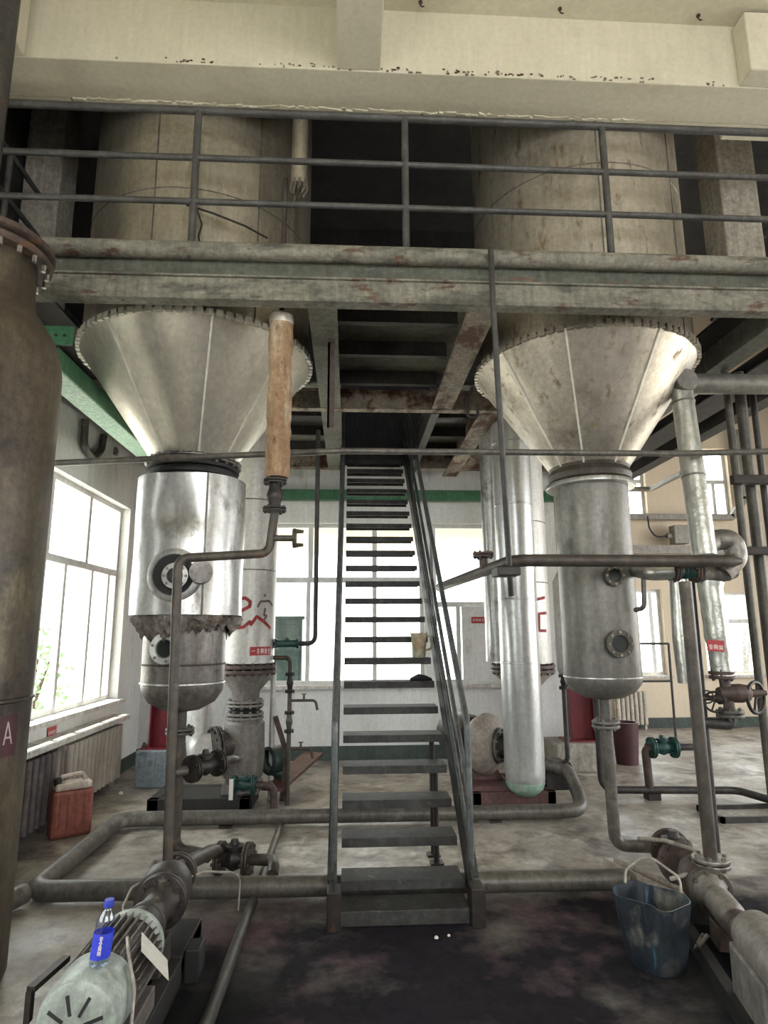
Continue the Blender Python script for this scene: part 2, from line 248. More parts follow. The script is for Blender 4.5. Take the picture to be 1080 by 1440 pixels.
# ---------------------------------------------------------------- mesh helpers
def V(*a): return Vector(a if len(a) > 1 else a[0])
class MB:
    def __init__(s): s.v = []; s.f = []
    def add(s, vs, fs):
        k = len(s.v); s.v += [tuple(p) for p in vs]; s.f += [tuple(i + k for i in f) for f in fs]; return s
    def box(s, c, d, rz=0.0, rot=None):
        c = V(c); hx, hy, hz = d[0] / 2, d[1] / 2, d[2] / 2
        R = rot if rot else Matrix.Rotation(rz, 3, 'Z')
        vs = [c + R @ V((x, y, z)) for x in (-hx, hx) for y in (-hy, hy) for z in (-hz, hz)]
        return s.add(vs, [(0, 1, 3, 2), (4, 6, 7, 5), (0, 4, 5, 1), (2, 3, 7, 6), (0, 2, 6, 4), (1, 5, 7, 3)])
    def box2(s, a, b):
        return s.box(((a[0] + b[0]) / 2, (a[1] + b[1]) / 2, (a[2] + b[2]) / 2), (abs(b[0] - a[0]), abs(b[1] - a[1]), abs(b[2] - a[2])))
    def beam(s, p, q, w, h, up=(0, 0, 1)):
        p, q = V(p), V(q); d = (q - p); L = d.length; d.normalize()
        x = d.cross(V(up)).normalized(); z = x.cross(d)
        return s.box((p + q) / 2, (w, L, h), rot=Matrix((x, d, z)).transposed())
    def lathe(s, o, axis, prof, n=32, a0=0.0, a1=2 * PI):
        o = V(o); w = V(axis).normalized()
        u = w.orthogonal().normalized() if abs(w.z) < 0.99 else V((1, 0, 0)); t = w.cross(u)
        full = abs(a1 - a0 - 2 * PI) < 1e-6; m = n if full else n + 1
        vs = []; rows = []
        for r, h in prof:
            if r < 1e-6: rows.append([len(vs)]); vs.append(o + w * h)
            else:
                row = []
                for i in range(m):
                    a = a0 + (a1 - a0) * i / n; row.append(len(vs)); vs.append(o + w * h + (u * math.cos(a) + t * math.sin(a)) * r)
                rows.append(row)
        fs = []
        for A, B in zip(rows, rows[1:]):
            for i in range(n if not full else m):
                j = (i + 1) % m
                if len(A) == 1 and len(B) == 1: continue
                if len(A) == 1: fs.append((A[0], B[j], B[i]))
                elif len(B) == 1: fs.append((A[i], A[j], B[0]))
                else: fs.append((A[i], A[j], B[j], B[i]))
        return s.add(vs, fs)
    def cyl(s, p, q, r, r2=None, n=20):
        p, q = V(p), V(q); h = (q - p).length; r2 = r if r2 is None else r2
        return s.lathe(p, q - p, [(0, 0), (r, 0), (r2, h), (0, h)], n)
    def tube(s, pts, r, n=14, closed=False):
        P = [V(p) for p in pts]; N = len(P); T = []
        for i in range(N):
            a = P[(i - 1) % N] if (i or closed) else P[0]; b = P[(i + 1) % N] if (i < N - 1 or closed) else P[-1]
            T.append((b - a).normalized())
        u = T[0].orthogonal().normalized(); fr = [u]
        for i in range(1, N):
            q = T[i - 1].rotation_difference(T[i]); u = q @ u; u = (u - T[i] * u.dot(T[i])).normalized(); fr.append(u)
        R = r if hasattr(r, '__len__') else [r] * N
        vs = []; fs = []
        for i in range(N):
            w = T[i].cross(fr[i])
            vs += [P[i] + (fr[i] * math.cos(2 * PI * k / n) + w * math.sin(2 * PI * k / n)) * R[i] for k in range(n)]
        for i in range(N if closed else N - 1):
            j = (i + 1) % N
            fs += [(i * n + k, i * n + (k + 1) % n, j * n + (k + 1) % n, j * n + k) for k in range(n)]
        if not closed: fs += [tuple(range(n))[::-1], tuple((N - 1) * n + k for k in range(n))]
        return s.add(vs, fs)
    def torus(s, c, axis, R, r, n=32, k=10):
        w = V(axis).normalized(); u = w.orthogonal().normalized(); t = w.cross(u); c = V(c)
        return s.tube([c + (u * math.cos(2 * PI * i / n) + t * math.sin(2 * PI * i / n)) * R for i in range(n)], r, k, True)
    def prism(s, poly, d, o=(0, 0, 0), ux=(1, 0, 0), uy=(0, 1, 0)):
        ux, uy, o = V(ux), V(uy), V(o); w = ux.cross(uy).normalized(); n = len(poly)
        a = [o + ux * x + uy * y for x, y in poly]; b = [p + w * d for p in a]
        return s.add(a + b, [tuple(range(n))[::-1], tuple(range(n, 2 * n))] + [(i, (i + 1) % n, n + (i + 1) % n, n + i) for i in range(n)])
    def mesh(s, name, material, origin=(0, 0, 0), smooth=True, angle=0.7):
        me = bpy.data.meshes.new(name); o = V(origin)
        me.from_pydata([tuple(V(p) - o) for p in s.v], [], s.f); me.update()
        import bmesh
        bm = bmesh.new(); bm.from_mesh(me); bmesh.ops.recalc_face_normals(bm, faces=bm.faces); bm.to_mesh(me); bm.free()
        me.materials.append(MATS[material])
        if smooth:
            me.shade_smooth(); me.set_sharp_from_angle(angle=angle)
        return me

def fillet(pts, r, k=6):
    """round the corners of a poly-line with arcs of radius r"""
    P = [V(p) for p in pts]; out = [P[0]]
    for a, b, c in zip(P, P[1:], P[2:]):
        u = (a - b); w = (c - b); lu, lw = u.length, w.length; u.normalize(); w.normalize()
        ang = u.angle(w)
        if ang > PI - 0.02: out.append(b); continue
        d = min(r / math.tan(ang / 2), lu * 0.49, lw * 0.49); rr = d * math.tan(ang / 2)
        c0 = b + (u + w).normalized() * (rr / math.sin(ang / 2)); s0 = b + u * d - c0; s1 = b + w * d - c0
        q = s0.rotation_difference(s1); ax, th = q.to_axis_angle()
        for i in range(k + 1): out.append(c0 + Quaternion(ax, th * i / k) @ s0)
    out.append(P[-1]); return out

def tag(o, label=None, cat=None, group=None, kind=None):
    if label: o['label'] = label
    if cat: o['category'] = cat
    if group: o['group'] = group
    if kind: o['kind'] = kind
    return o
def thing(name, label, cat, loc=(0, 0, 0), group=None, kind=None):
    o = bpy.data.objects.new(name, None); COL.objects.link(o); o.location = loc; o.empty_display_size = 0.1
    return tag(o, label, cat, group, kind)
def world_loc(o):
    p = V((0, 0, 0))
    while o: p = p + o.location; o = o.parent
    return p
def part(name, mb, material, parent, smooth=True, angle=0.7, label=None, bevel=0.0):
    me = mb.mesh(name, material, world_loc(parent), smooth, angle)
    o = bpy.data.objects.new(name, me); COL.objects.link(o); o.parent = parent
    if bevel:
        b = o.modifiers.new('bevel', 'BEVEL'); b.width = bevel; b.segments = 2; b.limit_method = 'ANGLE'
    if label: o['label'] = label
    return o
def piece(name, me, parent, loc):
    """one more object that shares mesh data me, at loc relative to its parent"""
    o = bpy.data.objects.new(name, me); COL.objects.link(o); o.parent = parent; o.location = loc; return o
def solo(name, mb, material, label, cat, group=None, kind=None, origin=None, smooth=True, angle=0.7, bevel=0.0):
    if origin is None:
        xs = list(zip(*mb.v)); origin = ((min(xs[0]) + max(xs[0])) / 2, (min(xs[1]) + max(xs[1])) / 2, min(xs[2]))
    o = bpy.data.objects.new(name, mb.mesh(name, material, origin, smooth, angle)); COL.objects.link(o); o.location = origin
    if bevel:
        b = o.modifiers.new('bevel', 'BEVEL'); b.width = bevel; b.segments = 2; b.limit_method = 'ANGLE'
    return tag(o, label, cat, group, kind)

def flange(mb, p, axis, R, t=0.018, gap=0.008, bolts=8, br=0.011, hub=None, double=True):
    """a bolted flange pair centred on p"""
    p = V(p); w = V(axis).normalized(); u = w.orthogonal().normalized(); x = w.cross(u)
    sides = (-1, 1) if double else (1,)
    for s in sides:
        o = p + w * (s * gap / 2)
        mb.lathe(o, w * s, [(0, 0), (R * 0.985, 0), (R, 0.003), (R, t - 0.003), (R * 0.985, t), (0, t)], 28)
        if hub: mb.lathe(o + w * (s * t), w * s, [(hub * 1.25, 0), (hub * 1.02, t * 1.2)], 20)
    for i in range(bolts):
        a = 2 * PI * i / bolts + 0.2; c = p + (u * math.cos(a) + x * math.sin(a)) * (R - br * 1.9)
        e = t + gap / 2 + br * 1.3
        mb.cyl(c - w * (e if double else 0), c + w * e, br, n=6)
    return mb
def cyl_pt(cx, cy, R, th, z): return V((cx + R * math.cos(th), cy + R * math.sin(th), z))
def cyl_ribbon(mb, cx, cy, R, strokes, width, lift=0.002):
    """paint strokes that follow the wall of an upright cylinder; strokes are lists of (theta, z)"""
    for st in strokes:
        pts = []
        for (a, za), (b, zb) in zip(st, st[1:]):
            for k in range(5): pts.append((a + (b - a) * k / 5, za + (zb - za) * k / 5))
        pts.append(st[-1]); P = [cyl_pt(cx, cy, R + lift, a, z) for a, z in pts]; vs = []
        for i, p in enumerate(P):
            t = (P[min(i + 1, len(P) - 1)] - P[max(i - 1, 0)]).normalized()
            nrm = V((math.cos(pts[i][0]), math.sin(pts[i][0]), 0)); sd = t.cross(nrm).normalized()
            vs += [p + sd * width / 2, p - sd * width / 2]
        mb.add(vs, [(2 * i, 2 * i + 1, 2 * i + 3, 2 * i + 2) for i in range(len(P) - 1)])
    return mb
def cyl_patch(mb, cx, cy, R, a0, a1, z0, z1, n=10, t=0.0015):
    vs = []
    for i in range(n + 1):
        a = a0 + (a1 - a0) * i / n
        for r in (R, R + t):
            for z in (z0, z1): vs.append(cyl_pt(cx, cy, r, a, z))
    fs = [(0, 1, 3, 2), (4 * n, 4 * n + 2, 4 * n + 3, 4 * n + 1)]
    for i in range(n):
        k = 4 * i
        fs += [(k + 2, k + 3, k + 7, k + 6), (k, k + 4, k + 5, k + 1), (k + 1, k + 5, k + 7, k + 3), (k, k + 2, k + 6, k + 4)]
    return mb.add(vs, fs)
def glyph(mb, o, ux, uy, strokes, size, w):
    """flat lettering strokes on a plane: strokes are lists of (x, y) in 0..1"""
    o, ux, uy = V(o), V(ux).normalized(), V(uy).normalized(); nz = ux.cross(uy)
    for st in strokes:
        for a, b in zip(st, st[1:]):
            p = o + (ux * a[0] + uy * a[1]) * size; q = o + (ux * b[0] + uy * b[1]) * size
            mb.beam(p, q, w, 0.0012, nz)
    return mb
HAN = [[[(0.1, 0.8), (0.9, 0.8)], [(0.1, 0.45), (0.9, 0.45)], [(0.5, 1.0), (0.5, 0.0)], [(0.2, 0.1), (0.8, 0.1)]],
       [[(0.15, 0.9), (0.15, 0.05)], [(0.15, 0.9), (0.85, 0.9), (0.85, 0.05)], [(0.15, 0.5), (0.85, 0.5)], [(0.5, 0.9), (0.5, 0.1)]],
       [[(0.05, 0.7), (0.95, 0.7)], [(0.3, 1.0), (0.3, 0.4)], [(0.7, 1.0), (0.7, 0.4)], [(0.1, 0.35), (0.9, 0.35)], [(0.5, 0.35), (0.1, 0.0)], [(0.5, 0.35), (0.9, 0.0)]],
       [[(0.5, 1.0), (0.1, 0.5)], [(0.5, 1.0), (0.9, 0.5)], [(0.25, 0.5), (0.75, 0.5)], [(0.5, 0.5), (0.5, 0.0)], [(0.15, 0.0), (0.85, 0.0)]]]

# ================================================================ the building
def wall(name, axis, at, t, a0, a1, z0, z1, holes, material):
    """an upright wall with real openings; axis 'x' runs along x at y=at, 'y' along y at x=at; t = thickness (signed, outwards)"""
    mb = MB(); us = sorted({a0, a1, *[h[0] for h in holes], *[h[1] for h in holes]}); zs = sorted({z0, z1, *[h[2] for h in holes], *[h[3] for h in holes]})
    for u0, u1 in zip(us, us[1:]):
        for w0, w1 in zip(zs, zs[1:]):
            cu, cw = (u0 + u1) / 2, (w0 + w1) / 2
            if any(h[0] < cu < h[1] and h[2] < cw < h[3] for h in holes): continue
            if axis == 'x': mb.box2((u0, at, w0), (u1, at + t, w1))
            else: mb.box2((at, u0, w0), (at + t, u1, w1))
    return solo(name, mb, material, None, None, kind='structure', smooth=False)

fl = MB().box2((-2.9, -5.3, -0.2), (9.1, 11.0, 0.0))
solo('floor', fl, 'stained_concrete', None, None, kind='structure', smooth=False, origin=(0, 0, 0))
wall('wall_left', 'y', -2.65, -0.24, -5.0, 8.5, 0, 4.0, [(4.90, 7.68, 0.86, 3.07), (-0.2, 3.4, 0.9, 3.6)], 'plaster_white')  # second opening is out of view, added to light the room
wall('wall_left_upper', 'y', -2.65, -0.24, -5.0, 3.57, 4.0, 7.5, [], 'plaster_cream')
wall('wall_left_loft', 'y', -2.65, -0.24, 3.57, 8.5, 4.0, 7.5, [], 'plaster_shaded')  # wall above the deck, darkened by colour to look unlit
wall('wall_back', 'x', 8.5, 0.24, -2.89, 3.4, 0, 3.86, [(-1.46, 1.00, 0.92, 3.05), (1.13, 2.36, 0.92, 3.05)], 'plaster_white')
wall('wall_back_upper', 'x', 8.5, 0.24, -2.65, 3.4, 3.86, 7.5, [], 'plaster_shaded')
wall('wall_return', 'y', 3.4, -0.24, 8.74, 10.8, 0, 7.5, [], 'plaster_white')
wall('wall_far', 'x', 10.8, 0.24, 3.16, 9.0, 0, 7.5, [(4.25, 5.42, 0.85, 2.30), (6.12, 7.06, 0.85, 2.25), (6.25, 6.86, 3.60, 4.85), (4.25, 5.3, 3.60, 4.85)], 'plaster_beige')
wall('wall_right', 'y', 8.6, 0.24, -5.0, 10.8, 0, 7.5, [(-0.5, 8.5, 0.6, 4.0)], 'plaster_beige')
wall('wall_front', 'x', -5.0, -0.24, -2.89, 9.0, 0, 7.5, [(-1.0, 6.0, 2.1, 5.3)], 'plaster_white')  # unseen opening added behind the camera to brighten the ceiling
solo('roof_slab', MB().box2((-2.9, 3.8, 7.5), (9.1, 11.1, 7.7)), 'plaster_shaded', None, None, kind='structure', smooth=False)
# cream concrete ceiling over the viewer: slab, long beam and the cross beams cast onto it
solo('ceiling', MB().box2((-2.65, -5.0, 5.73), (8.6, 3.57, 5.95)), 'plaster_cream', None, None, kind='structure', smooth=False)
cb = MB(); cb.box2((-2.65, 3.57, 5.24), (8.6, 3.885, 7.5))
solo('ceiling_beam_long', cb, 'plaster_cream', None, None, kind='structure', smooth=False, bevel=0.008)
solo('ceiling_beam_cross', MB().box2((-0.095, -5.0, 5.245), (0.185, 3.57, 5.74)), 'plaster_cream', None, None, kind='structure', smooth=False, bevel=0.01)
solo('ceiling_beam_stub', MB().box2((2.635, 3.43, 5.243), (3.1, 3.57, 5.70)), 'plaster_cream', None, None, kind='structure', smooth=False, bevel=0.01)
solo('ceiling_beam_stub', MB().box2((-2.45, 3.44, 5.243), (-2.10, 3.57, 5.74)), 'plaster_cream', None, None, kind='structure', smooth=False, bevel=0.01)
# soffit of the floor above beside the ragged opening cut for the tanks
mb = MB(); mb.box2((-2.65, 3.885, 5.24), (-2.08, 3.93, 5.44)); mb.box2((-2.08, 3.885, 5.24), (-1.95, 3.925, 5.44)); solo('ceiling_soffit', mb, 'plaster_cream', None, None, kind='structure', smooth=False)
mb = MB(); mb.box2((2.10, 3.885, 5.24), (2.78, 3.925, 5.44)); mb.box2((2.78, 3.885, 5.24), (8.6, 4.03, 5.44)); solo('ceiling_soffit', mb, 'plaster_cream', None, None, kind='structure', smooth=False)
mb = MB()
x = -1.93
while x < 2.08:                                                   # chipped lip of the cut concrete
    w = random.uniform(0.02, 0.07); mb.box((x + w / 2, 3.893, 5.243 + random.uniform(-0.006, 0.004)), (w, random.uniform(0.012, 0.05), random.uniform(0.015, 0.03)), rz=random.uniform(-0.3, 0.3)); x += w
solo('ceiling_chipped_edge', mb, 'plaster_cream', None, None, kind='structure', smooth=False)
mb = MB(); rnd = random.Random(9)                                 # brown paint flakes along the beam's lower edge
for k in range(110):
    x = rnd.uniform(-1.3, 2.55) if k % 3 else rnd.gauss(0.6, 0.9); w = rnd.uniform(0.006, 0.022); mb.box((x, 3.566, 5.243 + rnd.uniform(0.0, 0.035)), (w, 0.006, rnd.uniform(0.004, 0.012)))
solo('ceiling_paint_flakes', mb, 'joist_peeling', None, None, kind='structure', smooth=False)
for x, lab in ((0.453, 'left'), (1.398, 'middle'), (2.360, 'right')):
    solo('ceiling_hook', MB().tube([(x, 3.50, 5.73), (x, 3.50, 5.70), (x + 0.012, 3.495, 5.685), (x + 0.022, 3.50, 5.695)], 0.005, 6).cyl((x, 3.50, 5.722), (x, 3.50, 5.73), 0.014, n=8), 'iron_rust', '%s small rusty hook under the cream ceiling slab' % lab, 'hook', 'ceiling hooks')
# concrete columns beside the tanks on the upper level
solo('upper_column', MB().box2((-2.62, 4.62, 4.0), (-2.33, 4.9, 7.5)), 'concrete_plinth', None, None, kind='structure', smooth=False, bevel=0.01)
solo('upper_column', MB().box2((3.12, 4.6, 4.0), (3.45, 4.9, 7.5)), 'concrete_plinth', None, None, kind='structure', smooth=False, bevel=0.01)

# skirting
solo('baseboard_back', MB().box2((-2.65, 8.478, 0), (3.4, 8.5, 0.17)), 'skirting_green', None, None, kind='structure', smooth=False)
solo('baseboard_left', MB().box2((-2.65, 0.5, 0), (-2.63, 8.48, 0.15)), 'skirting_green', None, None, kind='structure', smooth=False)
solo('baseboard_far', MB().box2((3.4, 10.775, 0), (8.6, 10.8, 0.16)), 'skirting_green', None, None, kind='structure', smooth=False)

# windows
def window(name, axis, at, depth, a0, a1, z0, z1, ups, transom, lows, fw=0.05, sill=True, sill_out=0.07, inside=1):
    w = thing(name, None, None, ((a0 + a1) / 2, at, z0) if axis == 'x' else (at, (a0 + a1) / 2, z0), kind='structure')
    def bx(u0, u1, w0, w1, d0, d1):
        m = MB()
        if axis == 'x': m.box2((u0, at + d0, w0), (u1, at + d1, w1))
        else: m.box2((at + d0, u0, w0), (at + d1, u1, w1))
        return m
    d0, d1 = depth, depth + (0.06 if depth > 0 else -0.06)
    fr = MB()
    for args in ((a0, a1, z0, z0 + fw), (a0, a1, z1 - fw, z1), (a0, a0 + fw, z0 + fw, z1 - fw), (a1 - fw, a1, z0 + fw, z1 - fw)):
        fr.add(*(lambda b: (b.v, b.f))(bx(*args, d0, d1)))
    part('window_frame', fr, 'frame_white', w, smooth=False)
    if transom: part('transom', bx(a0 + fw, a1 - fw, transom - 0.035, transom + 0.035, d0, d1), 'frame_white', w, smooth=False)
    zt = transom if transom else z0
    for u in ups: part('mullion', bx(u - 0.032, u + 0.032, zt + (0.035 if transom else fw), z1 - fw, d0, d1), 'frame_white', w, smooth=False)
    if transom:
        for u in lows: part('mullion', bx(u - 0.028, u + 0.028, z0 + fw, transom - 0.035, d0, d1), 'frame_white', w, smooth=False)
    dm = (d0 + d1) / 2
    def panes(cuts, w0, w1):
        cs = [a0 + fw] + list(cuts) + [a1 - fw]
        for u0, u1 in zip(cs, cs[1:]): part('pane', bx(u0 + 0.02, u1 - 0.02, w0, w1, dm - 0.003, dm + 0.003), 'window_glass', w, smooth=False)
    if transom: panes(ups, transom + 0.03, z1 - fw + 0.01); panes(lows, z0 + fw - 0.01, transom - 0.03)
    else: panes(ups, z0 + fw - 0.01, z1 - fw + 0.01)
    if sill: part('window_sill', bx(a0 - 0.06, a1 + 0.06, z0 - 0.045, z0 - 0.002, -sill_out * inside, d1), 'sill_white', w, smooth=False)
    return w
window('window_1', 'y', -2.65, -0.10, 4.90, 7.68, 0.86, 3.07, (5.89, 6.77), 2.29, (5.86, 6.30, 6.95, 7.42), inside=-1)
window('window_2', 'x', 8.5, 0.10, -1.46, 1.00, 0.92, 3.05, (-0.53, 0.34), 2.29, (-0.55, 0.34))
window('window_3', 'x', 8.5, 0.10, 1.13, 2.36, 0.92, 3.05, (), 1.96, (1.47, 2.0))
window('window_4', 'x', 10.8, 0.10, 4.25, 5.42, 0.85, 2.30, (4.85, 5.25), None, ())
window('window_5', 'x', 10.8, 0.10, 6.12, 7.06, 0.85, 2.25, (), 1.75, (), sill_out=0.1)
window('window_6', 'x', 10.8, 0.10, 6.25, 6.86, 3.60, 4.85, (), 4.25, (6.6,))
window('window_7', 'x', 10.8, 0.10, 4.25, 5.30, 3.60, 4.85, (4.8,), 4.25, (4.8,))
window('window_added', 'y', -2.65, -0.10, -0.2, 3.4, 0.9, 3.6, (1.0, 2.2), 2.6, (1.0, 2.2), inside=-1)  # unseen extra window, added to let more daylight in
# ledge under the left window
solo('trim_1', MB().box2((-2.65, 4.4, 0.655), (-2.44, 7.55, 0.705)), 'sill_white', None, None, kind='structure', smooth=False, bevel=0.006)

# outdoors
solo('ground', MB().box2((-40, -30, -0.6), (50, 50, -0.21)), 'ground_out', None, None, kind='structure', smooth=False, origin=(0, 0, -0.6))
solo('window_canopy', MB().box2((-2.9, 8.76, 3.10), (3.3, 12.6, 3.24)), 'plaster_beige', 'cream concrete canopy outside above the back windows', 'canopy', smooth=False)
solo('roof_eave', MB().box2((-3.46, -5.0, 3.42), (-2.9, 8.9, 3.55)), 'plaster_cream', 'pale concrete eave projecting outside above the left window', 'eave', smooth=False)
def shrub(loc, h, r, label, seed, n=600):
    rnd = random.Random(seed); t = thing('shrub', label, 'shrub', loc, 'shrubs seen through the windows')
    st = MB()
    for k in range(4):
        a = rnd.uniform(0, 6.28); st.tube([V(loc), V(loc) + V((0.2 * r * math.cos(a), 0.2 * r * math.sin(a), h * 0.4)), V(loc) + V((0.5 * r * math.cos(a), 0.5 * r * math.sin(a), h * 0.75))], [0.04, 0.03, 0.015], 6)
    part('stem', st, 'bark', t)
    fo = MB()
    for k in range(n):
        d = V((rnd.gauss(0, 1), rnd.gauss(0, 1), rnd.gauss(0, 1))).normalized() * (rnd.random() ** 0.4)
        c = V(loc) + V((d.x * r, d.y * r, h * 0.6 + d.z * h * 0.42)); u = V((rnd.uniform(-1, 1), rnd.uniform(-1, 1), rnd.uniform(-1, 1))).normalized(); w = u.orthogonal().normalized(); L = rnd.uniform(0.05, 0.10) * (1 + r * 0.3)
        fo.add([c, c + u * L * 0.5 + w * L * 0.28, c + u * L, c + u * L * 0.5 - w * L * 0.28], [(0, 1, 2, 3)])
    f = part('foliage', fo, 'leaf_green', t, smooth=False); f['kind'] = 'stuff'
shrub((-4.6, 9.6, -0.2), 1.9, 0.6, 'leafy green shrub outside the left window', 1)
shrub((8.7, 14.0, -0.2), 2.6, 0.6, 'leafy green shrub outside the far right window', 2)
t = thing('outdoor_cabinet', 'dull teal sheet metal cabinet standing outside the back window', 'cabinet', (-0.85, 9.3, -0.21))
part('cabinet_body', MB().box2((-1.12, 9.1, -0.21), (-0.66, 9.5, 1.78)), 'teal_sheet', t, bevel=0.01, smooth=False)
part('cabinet_lid', MB().box2((-1.15, 9.07, 1.78), (-0.63, 9.53, 1.82)), 'teal_sheet', t, bevel=0.005, smooth=False)
part('cabinet_door', MB().box2((-1.08, 9.085, -0.05), (-0.70, 9.1, 1.7)), 'teal_sheet', t, bevel=0.004, smooth=False)

# ================================================================ steel platform
pf = thing('mezzanine_platform', 'weathered steel platform carrying the tanks, with a long front edge beam and rusty joists', 'platform', (0.6, 3.72, 3.66))
part('edge_nosing', MB().tube([(-2.62, 3.70, 3.985), (4.15, 3.70, 3.985)], 0.056, 16).box2((-2.62, 3.69, 3.945), (4.15, 3.86, 4.035)), 'beam_pale', pf, label='pale rounded nosing along the deck edge')
part('edge_web', MB().box2((-2.62, 3.745, 3.80), (4.15, 3.76, 3.945)), 'beam_olive', pf, smooth=False)
part('edge_beam', MB().box2((-2.62, 3.70, 3.655), (4.15, 3.80, 3.81)).box2((-2.62, 3.68, 3.80), (4.15, 3.76, 3.815)), 'beam_pale', pf, smooth=False, bevel=0.006, label='pale edge beam blotched with rust')
def ibeam(p, q, w, h, t=0.014):
    p, q = V(p), V(q); m = MB()
    m.beam(p + V((0, 0, t / 2)), q + V((0, 0, t / 2)), w, t); m.beam(p + V((0, 0, h - t / 2)), q + V((0, 0, h - t / 2)), w, t); m.beam(p + V((0, 0, h / 2)), q + V((0, 0, h / 2)), t * 1.2, h - 2 * t)
    return m
for x0, y0, y1, m in ((-0.185, 3.80, 8.0, 'deck_green'), (0.865, 3.80, 5.66, 'joist_peeling'), (1.345, 5.80, 8.3, 'joist_peeling'), (-1.45, 5.9, 8.3, 'joist_peeling'), (0.82, 5.8, 8.4, 'stair_steel')):
    part('joist', ibeam((x0, y0, 3.665), (x0, y1, 3.665), 0.19 if x0 != 0.82 else 0.08, 0.28), m, pf, smooth=False)
part('side_beam', ibeam((3.02, 3.80, 3.69), (3.02, 8.4, 3.69), 0.17, 0.31), 'beam_olive', pf, smooth=False)
part('side_beam', ibeam((3.48, 3.80, 3.72), (3.48, 8.4, 3.72), 0.30, 0.10), 'deck_dark', pf, smooth=False)
part('side_beam', ibeam((3.95, 3.80, 3.72), (3.95, 10.7, 3.72), 0.17, 0.30), 'deck_dark', pf, smooth=False)
part('side_beam', ibeam((-2.50, 3.80, 3.69), (-2.50, 8.4, 3.69), 0.17, 0.31), 'deck_dark', pf, smooth=False)
part('cross_beam', ibeam((-2.55, 5.72, 3.66), (3.02, 5.72, 3.66), 0.09, 0.2), 'joist_peeling', pf, smooth=False)
part('cross_beam', ibeam((0.86, 7.95, 3.67), (3.02, 7.95, 3.67), 0.09, 0.2), 'joist_peeling', pf, smooth=False)
part('cross_beam', ibeam((-2.55, 7.95, 3.67), (-0.18, 7.95, 3.67), 0.09, 0.2), 'joist_peeling', pf, smooth=False)
for y0, y1, m in ((3.80, 4.25, 'deck_green'), (4.28, 4.80, 'deck_green'), (4.83, 5.40, 'deck_green'), (5.43, 5.70, 'deck_dark')):
    part('deck_plate', MB().box2((-0.27, y0, 3.93), (0.96, y1, 3.945)), m, pf, smooth=False)
for y in (4.265, 4.815, 5.415):
    part('stiffener', MB().box2((-0.10, y - 0.012, 3.80), (0.78, y + 0.012, 3.93)).box2((-0.10, y - 0.045, 3.79), (0.78, y + 0.012, 3.80)), 'deck_dark', pf, smooth=False)
for x0, x1 in ((-2.55, -0.2), (0.86, 3.0)):
    for y0, y1 in ((5.72, 6.35), (6.38, 7.0), (7.03, 7.6), (7.63, 8.45)):
        part('deck_plate', MB().box2((x0, y0, 3.93), (x1, y1, 3.945)), random.choice(('deck_green', 'deck_dark', 'beam_olive')), pf, smooth=False)
    for y in (6.365, 7.015, 7.615):
        part('stiffener', MB().box2((x0 + 0.05, y - 0.02, 3.82), (x1 - 0.05, y + 0.02, 3.93)), 'deck_dark', pf, smooth=False)
part('deck_plate', MB().box2((-2.55, 3.80, 3.93), (-2.12, 5.70, 3.945)), 'deck_dark', pf, smooth=False)
part('deck_plate', MB().box2((2.80, 3.80, 3.93), (3.10, 5.70, 3.945)), 'deck_dark', pf, smooth=False)
part('deck_plate', MB().box2((2.6, 3.80, 3.93), (3.10, 4.2, 3.945)), 'deck_dark', pf, smooth=False)
part('hanger_angle', MB().box2((-0.165, 4.30, 3.02), (-0.115, 4.315, 3.92)).box2((-0.165, 4.30, 3.02), (-0.15, 4.36, 3.92)), 'iron_rust', pf, smooth=False, label='rusty angle iron hanging below a joist')
part('lifting_hook', MB().tube(fillet([(1.024, 5.000, 3.618), (0.964, 5.000, 3.428), (0.992, 5.000, 3.348), (1.064, 5.000, 3.367), (1.067, 5.000, 3.461)], 0.03), 0.013, 8), 'iron_black', pf)

# guard railing along the deck edge
gr = thing('guard_railing', 'grey tubular guard railing with three rails along the platform edge', 'railing', (0.36, 3.745, 4.04))
for x in (-2.42, -1.03, 0.36, 1.735, 3.12):
    part('post', MB().tube([(x, 3.745, 4.02), (x, 3.745, 5.05)], 0.024, 12), 'rail_grey', gr)
for z, r in ((5.05, 0.026), (4.69, 0.021), (4.365, 0.021)):
    part('rail', MB().tube([(-2.62, 3.745, z), (4.15, 3.745, z)], r, 12), 'rail_grey', gr)
for x, lab in ((-2.46, 'left'), (3.62, 'right')):
    g2 = thing('guard_railing', 'dark side railing running back along the %s end of the platform' % lab, 'railing', (x, 4.8, 4.0))
    for y in (4.15, 4.75, 5.6): part('post', MB().tube([(x, y, 3.95), (x, y, 5.0)], 0.022, 10), 'rail_grey', g2)
    for z in (5.0, 4.66, 4.34): part('rail', MB().tube([(x, 3.80, z), (x, 5.7, z)], 0.02, 10), 'rail_grey', g2)

# green channel beams by the left wall
g1 = thing('green_beam', 'pale green steel channel beam below the platform by the left wall', 'beam', (-2.0, 5.2, 3.3))
part('beam_web', MB().box2((-2.12, 4.02, 3.32), (-1.94, 7.4, 3.335)), 'green_pale', g1, smooth=False)
part('beam_flange', MB().box2((-1.955, 4.02, 3.335), (-1.94, 7.4, 3.47)), 'green_paint', g1, smooth=False)
part('beam_flange', MB().box2((-2.12, 4.02, 3.335), (-2.105, 7.4, 3.47)), 'green_paint', g1, smooth=False)
part('end_plate', MB().box2((-2.03, 3.96, 3.45), (-1.82, 3.98, 3.58)), 'green_paint', g1, smooth=False)
part('gusset', MB().box2((-2.02, 3.98, 3.46), (-1.96, 4.3, 3.475)), 'green_pale', g1, smooth=False)
bh = MB()
for k in range(3): bh.cyl((-1.98 + 0.055 * k, 3.955, 3.515), (-1.98 + 0.055 * k, 3.965, 3.515), 0.011, n=6)
part('bolt', bh, 'iron_black', g1)
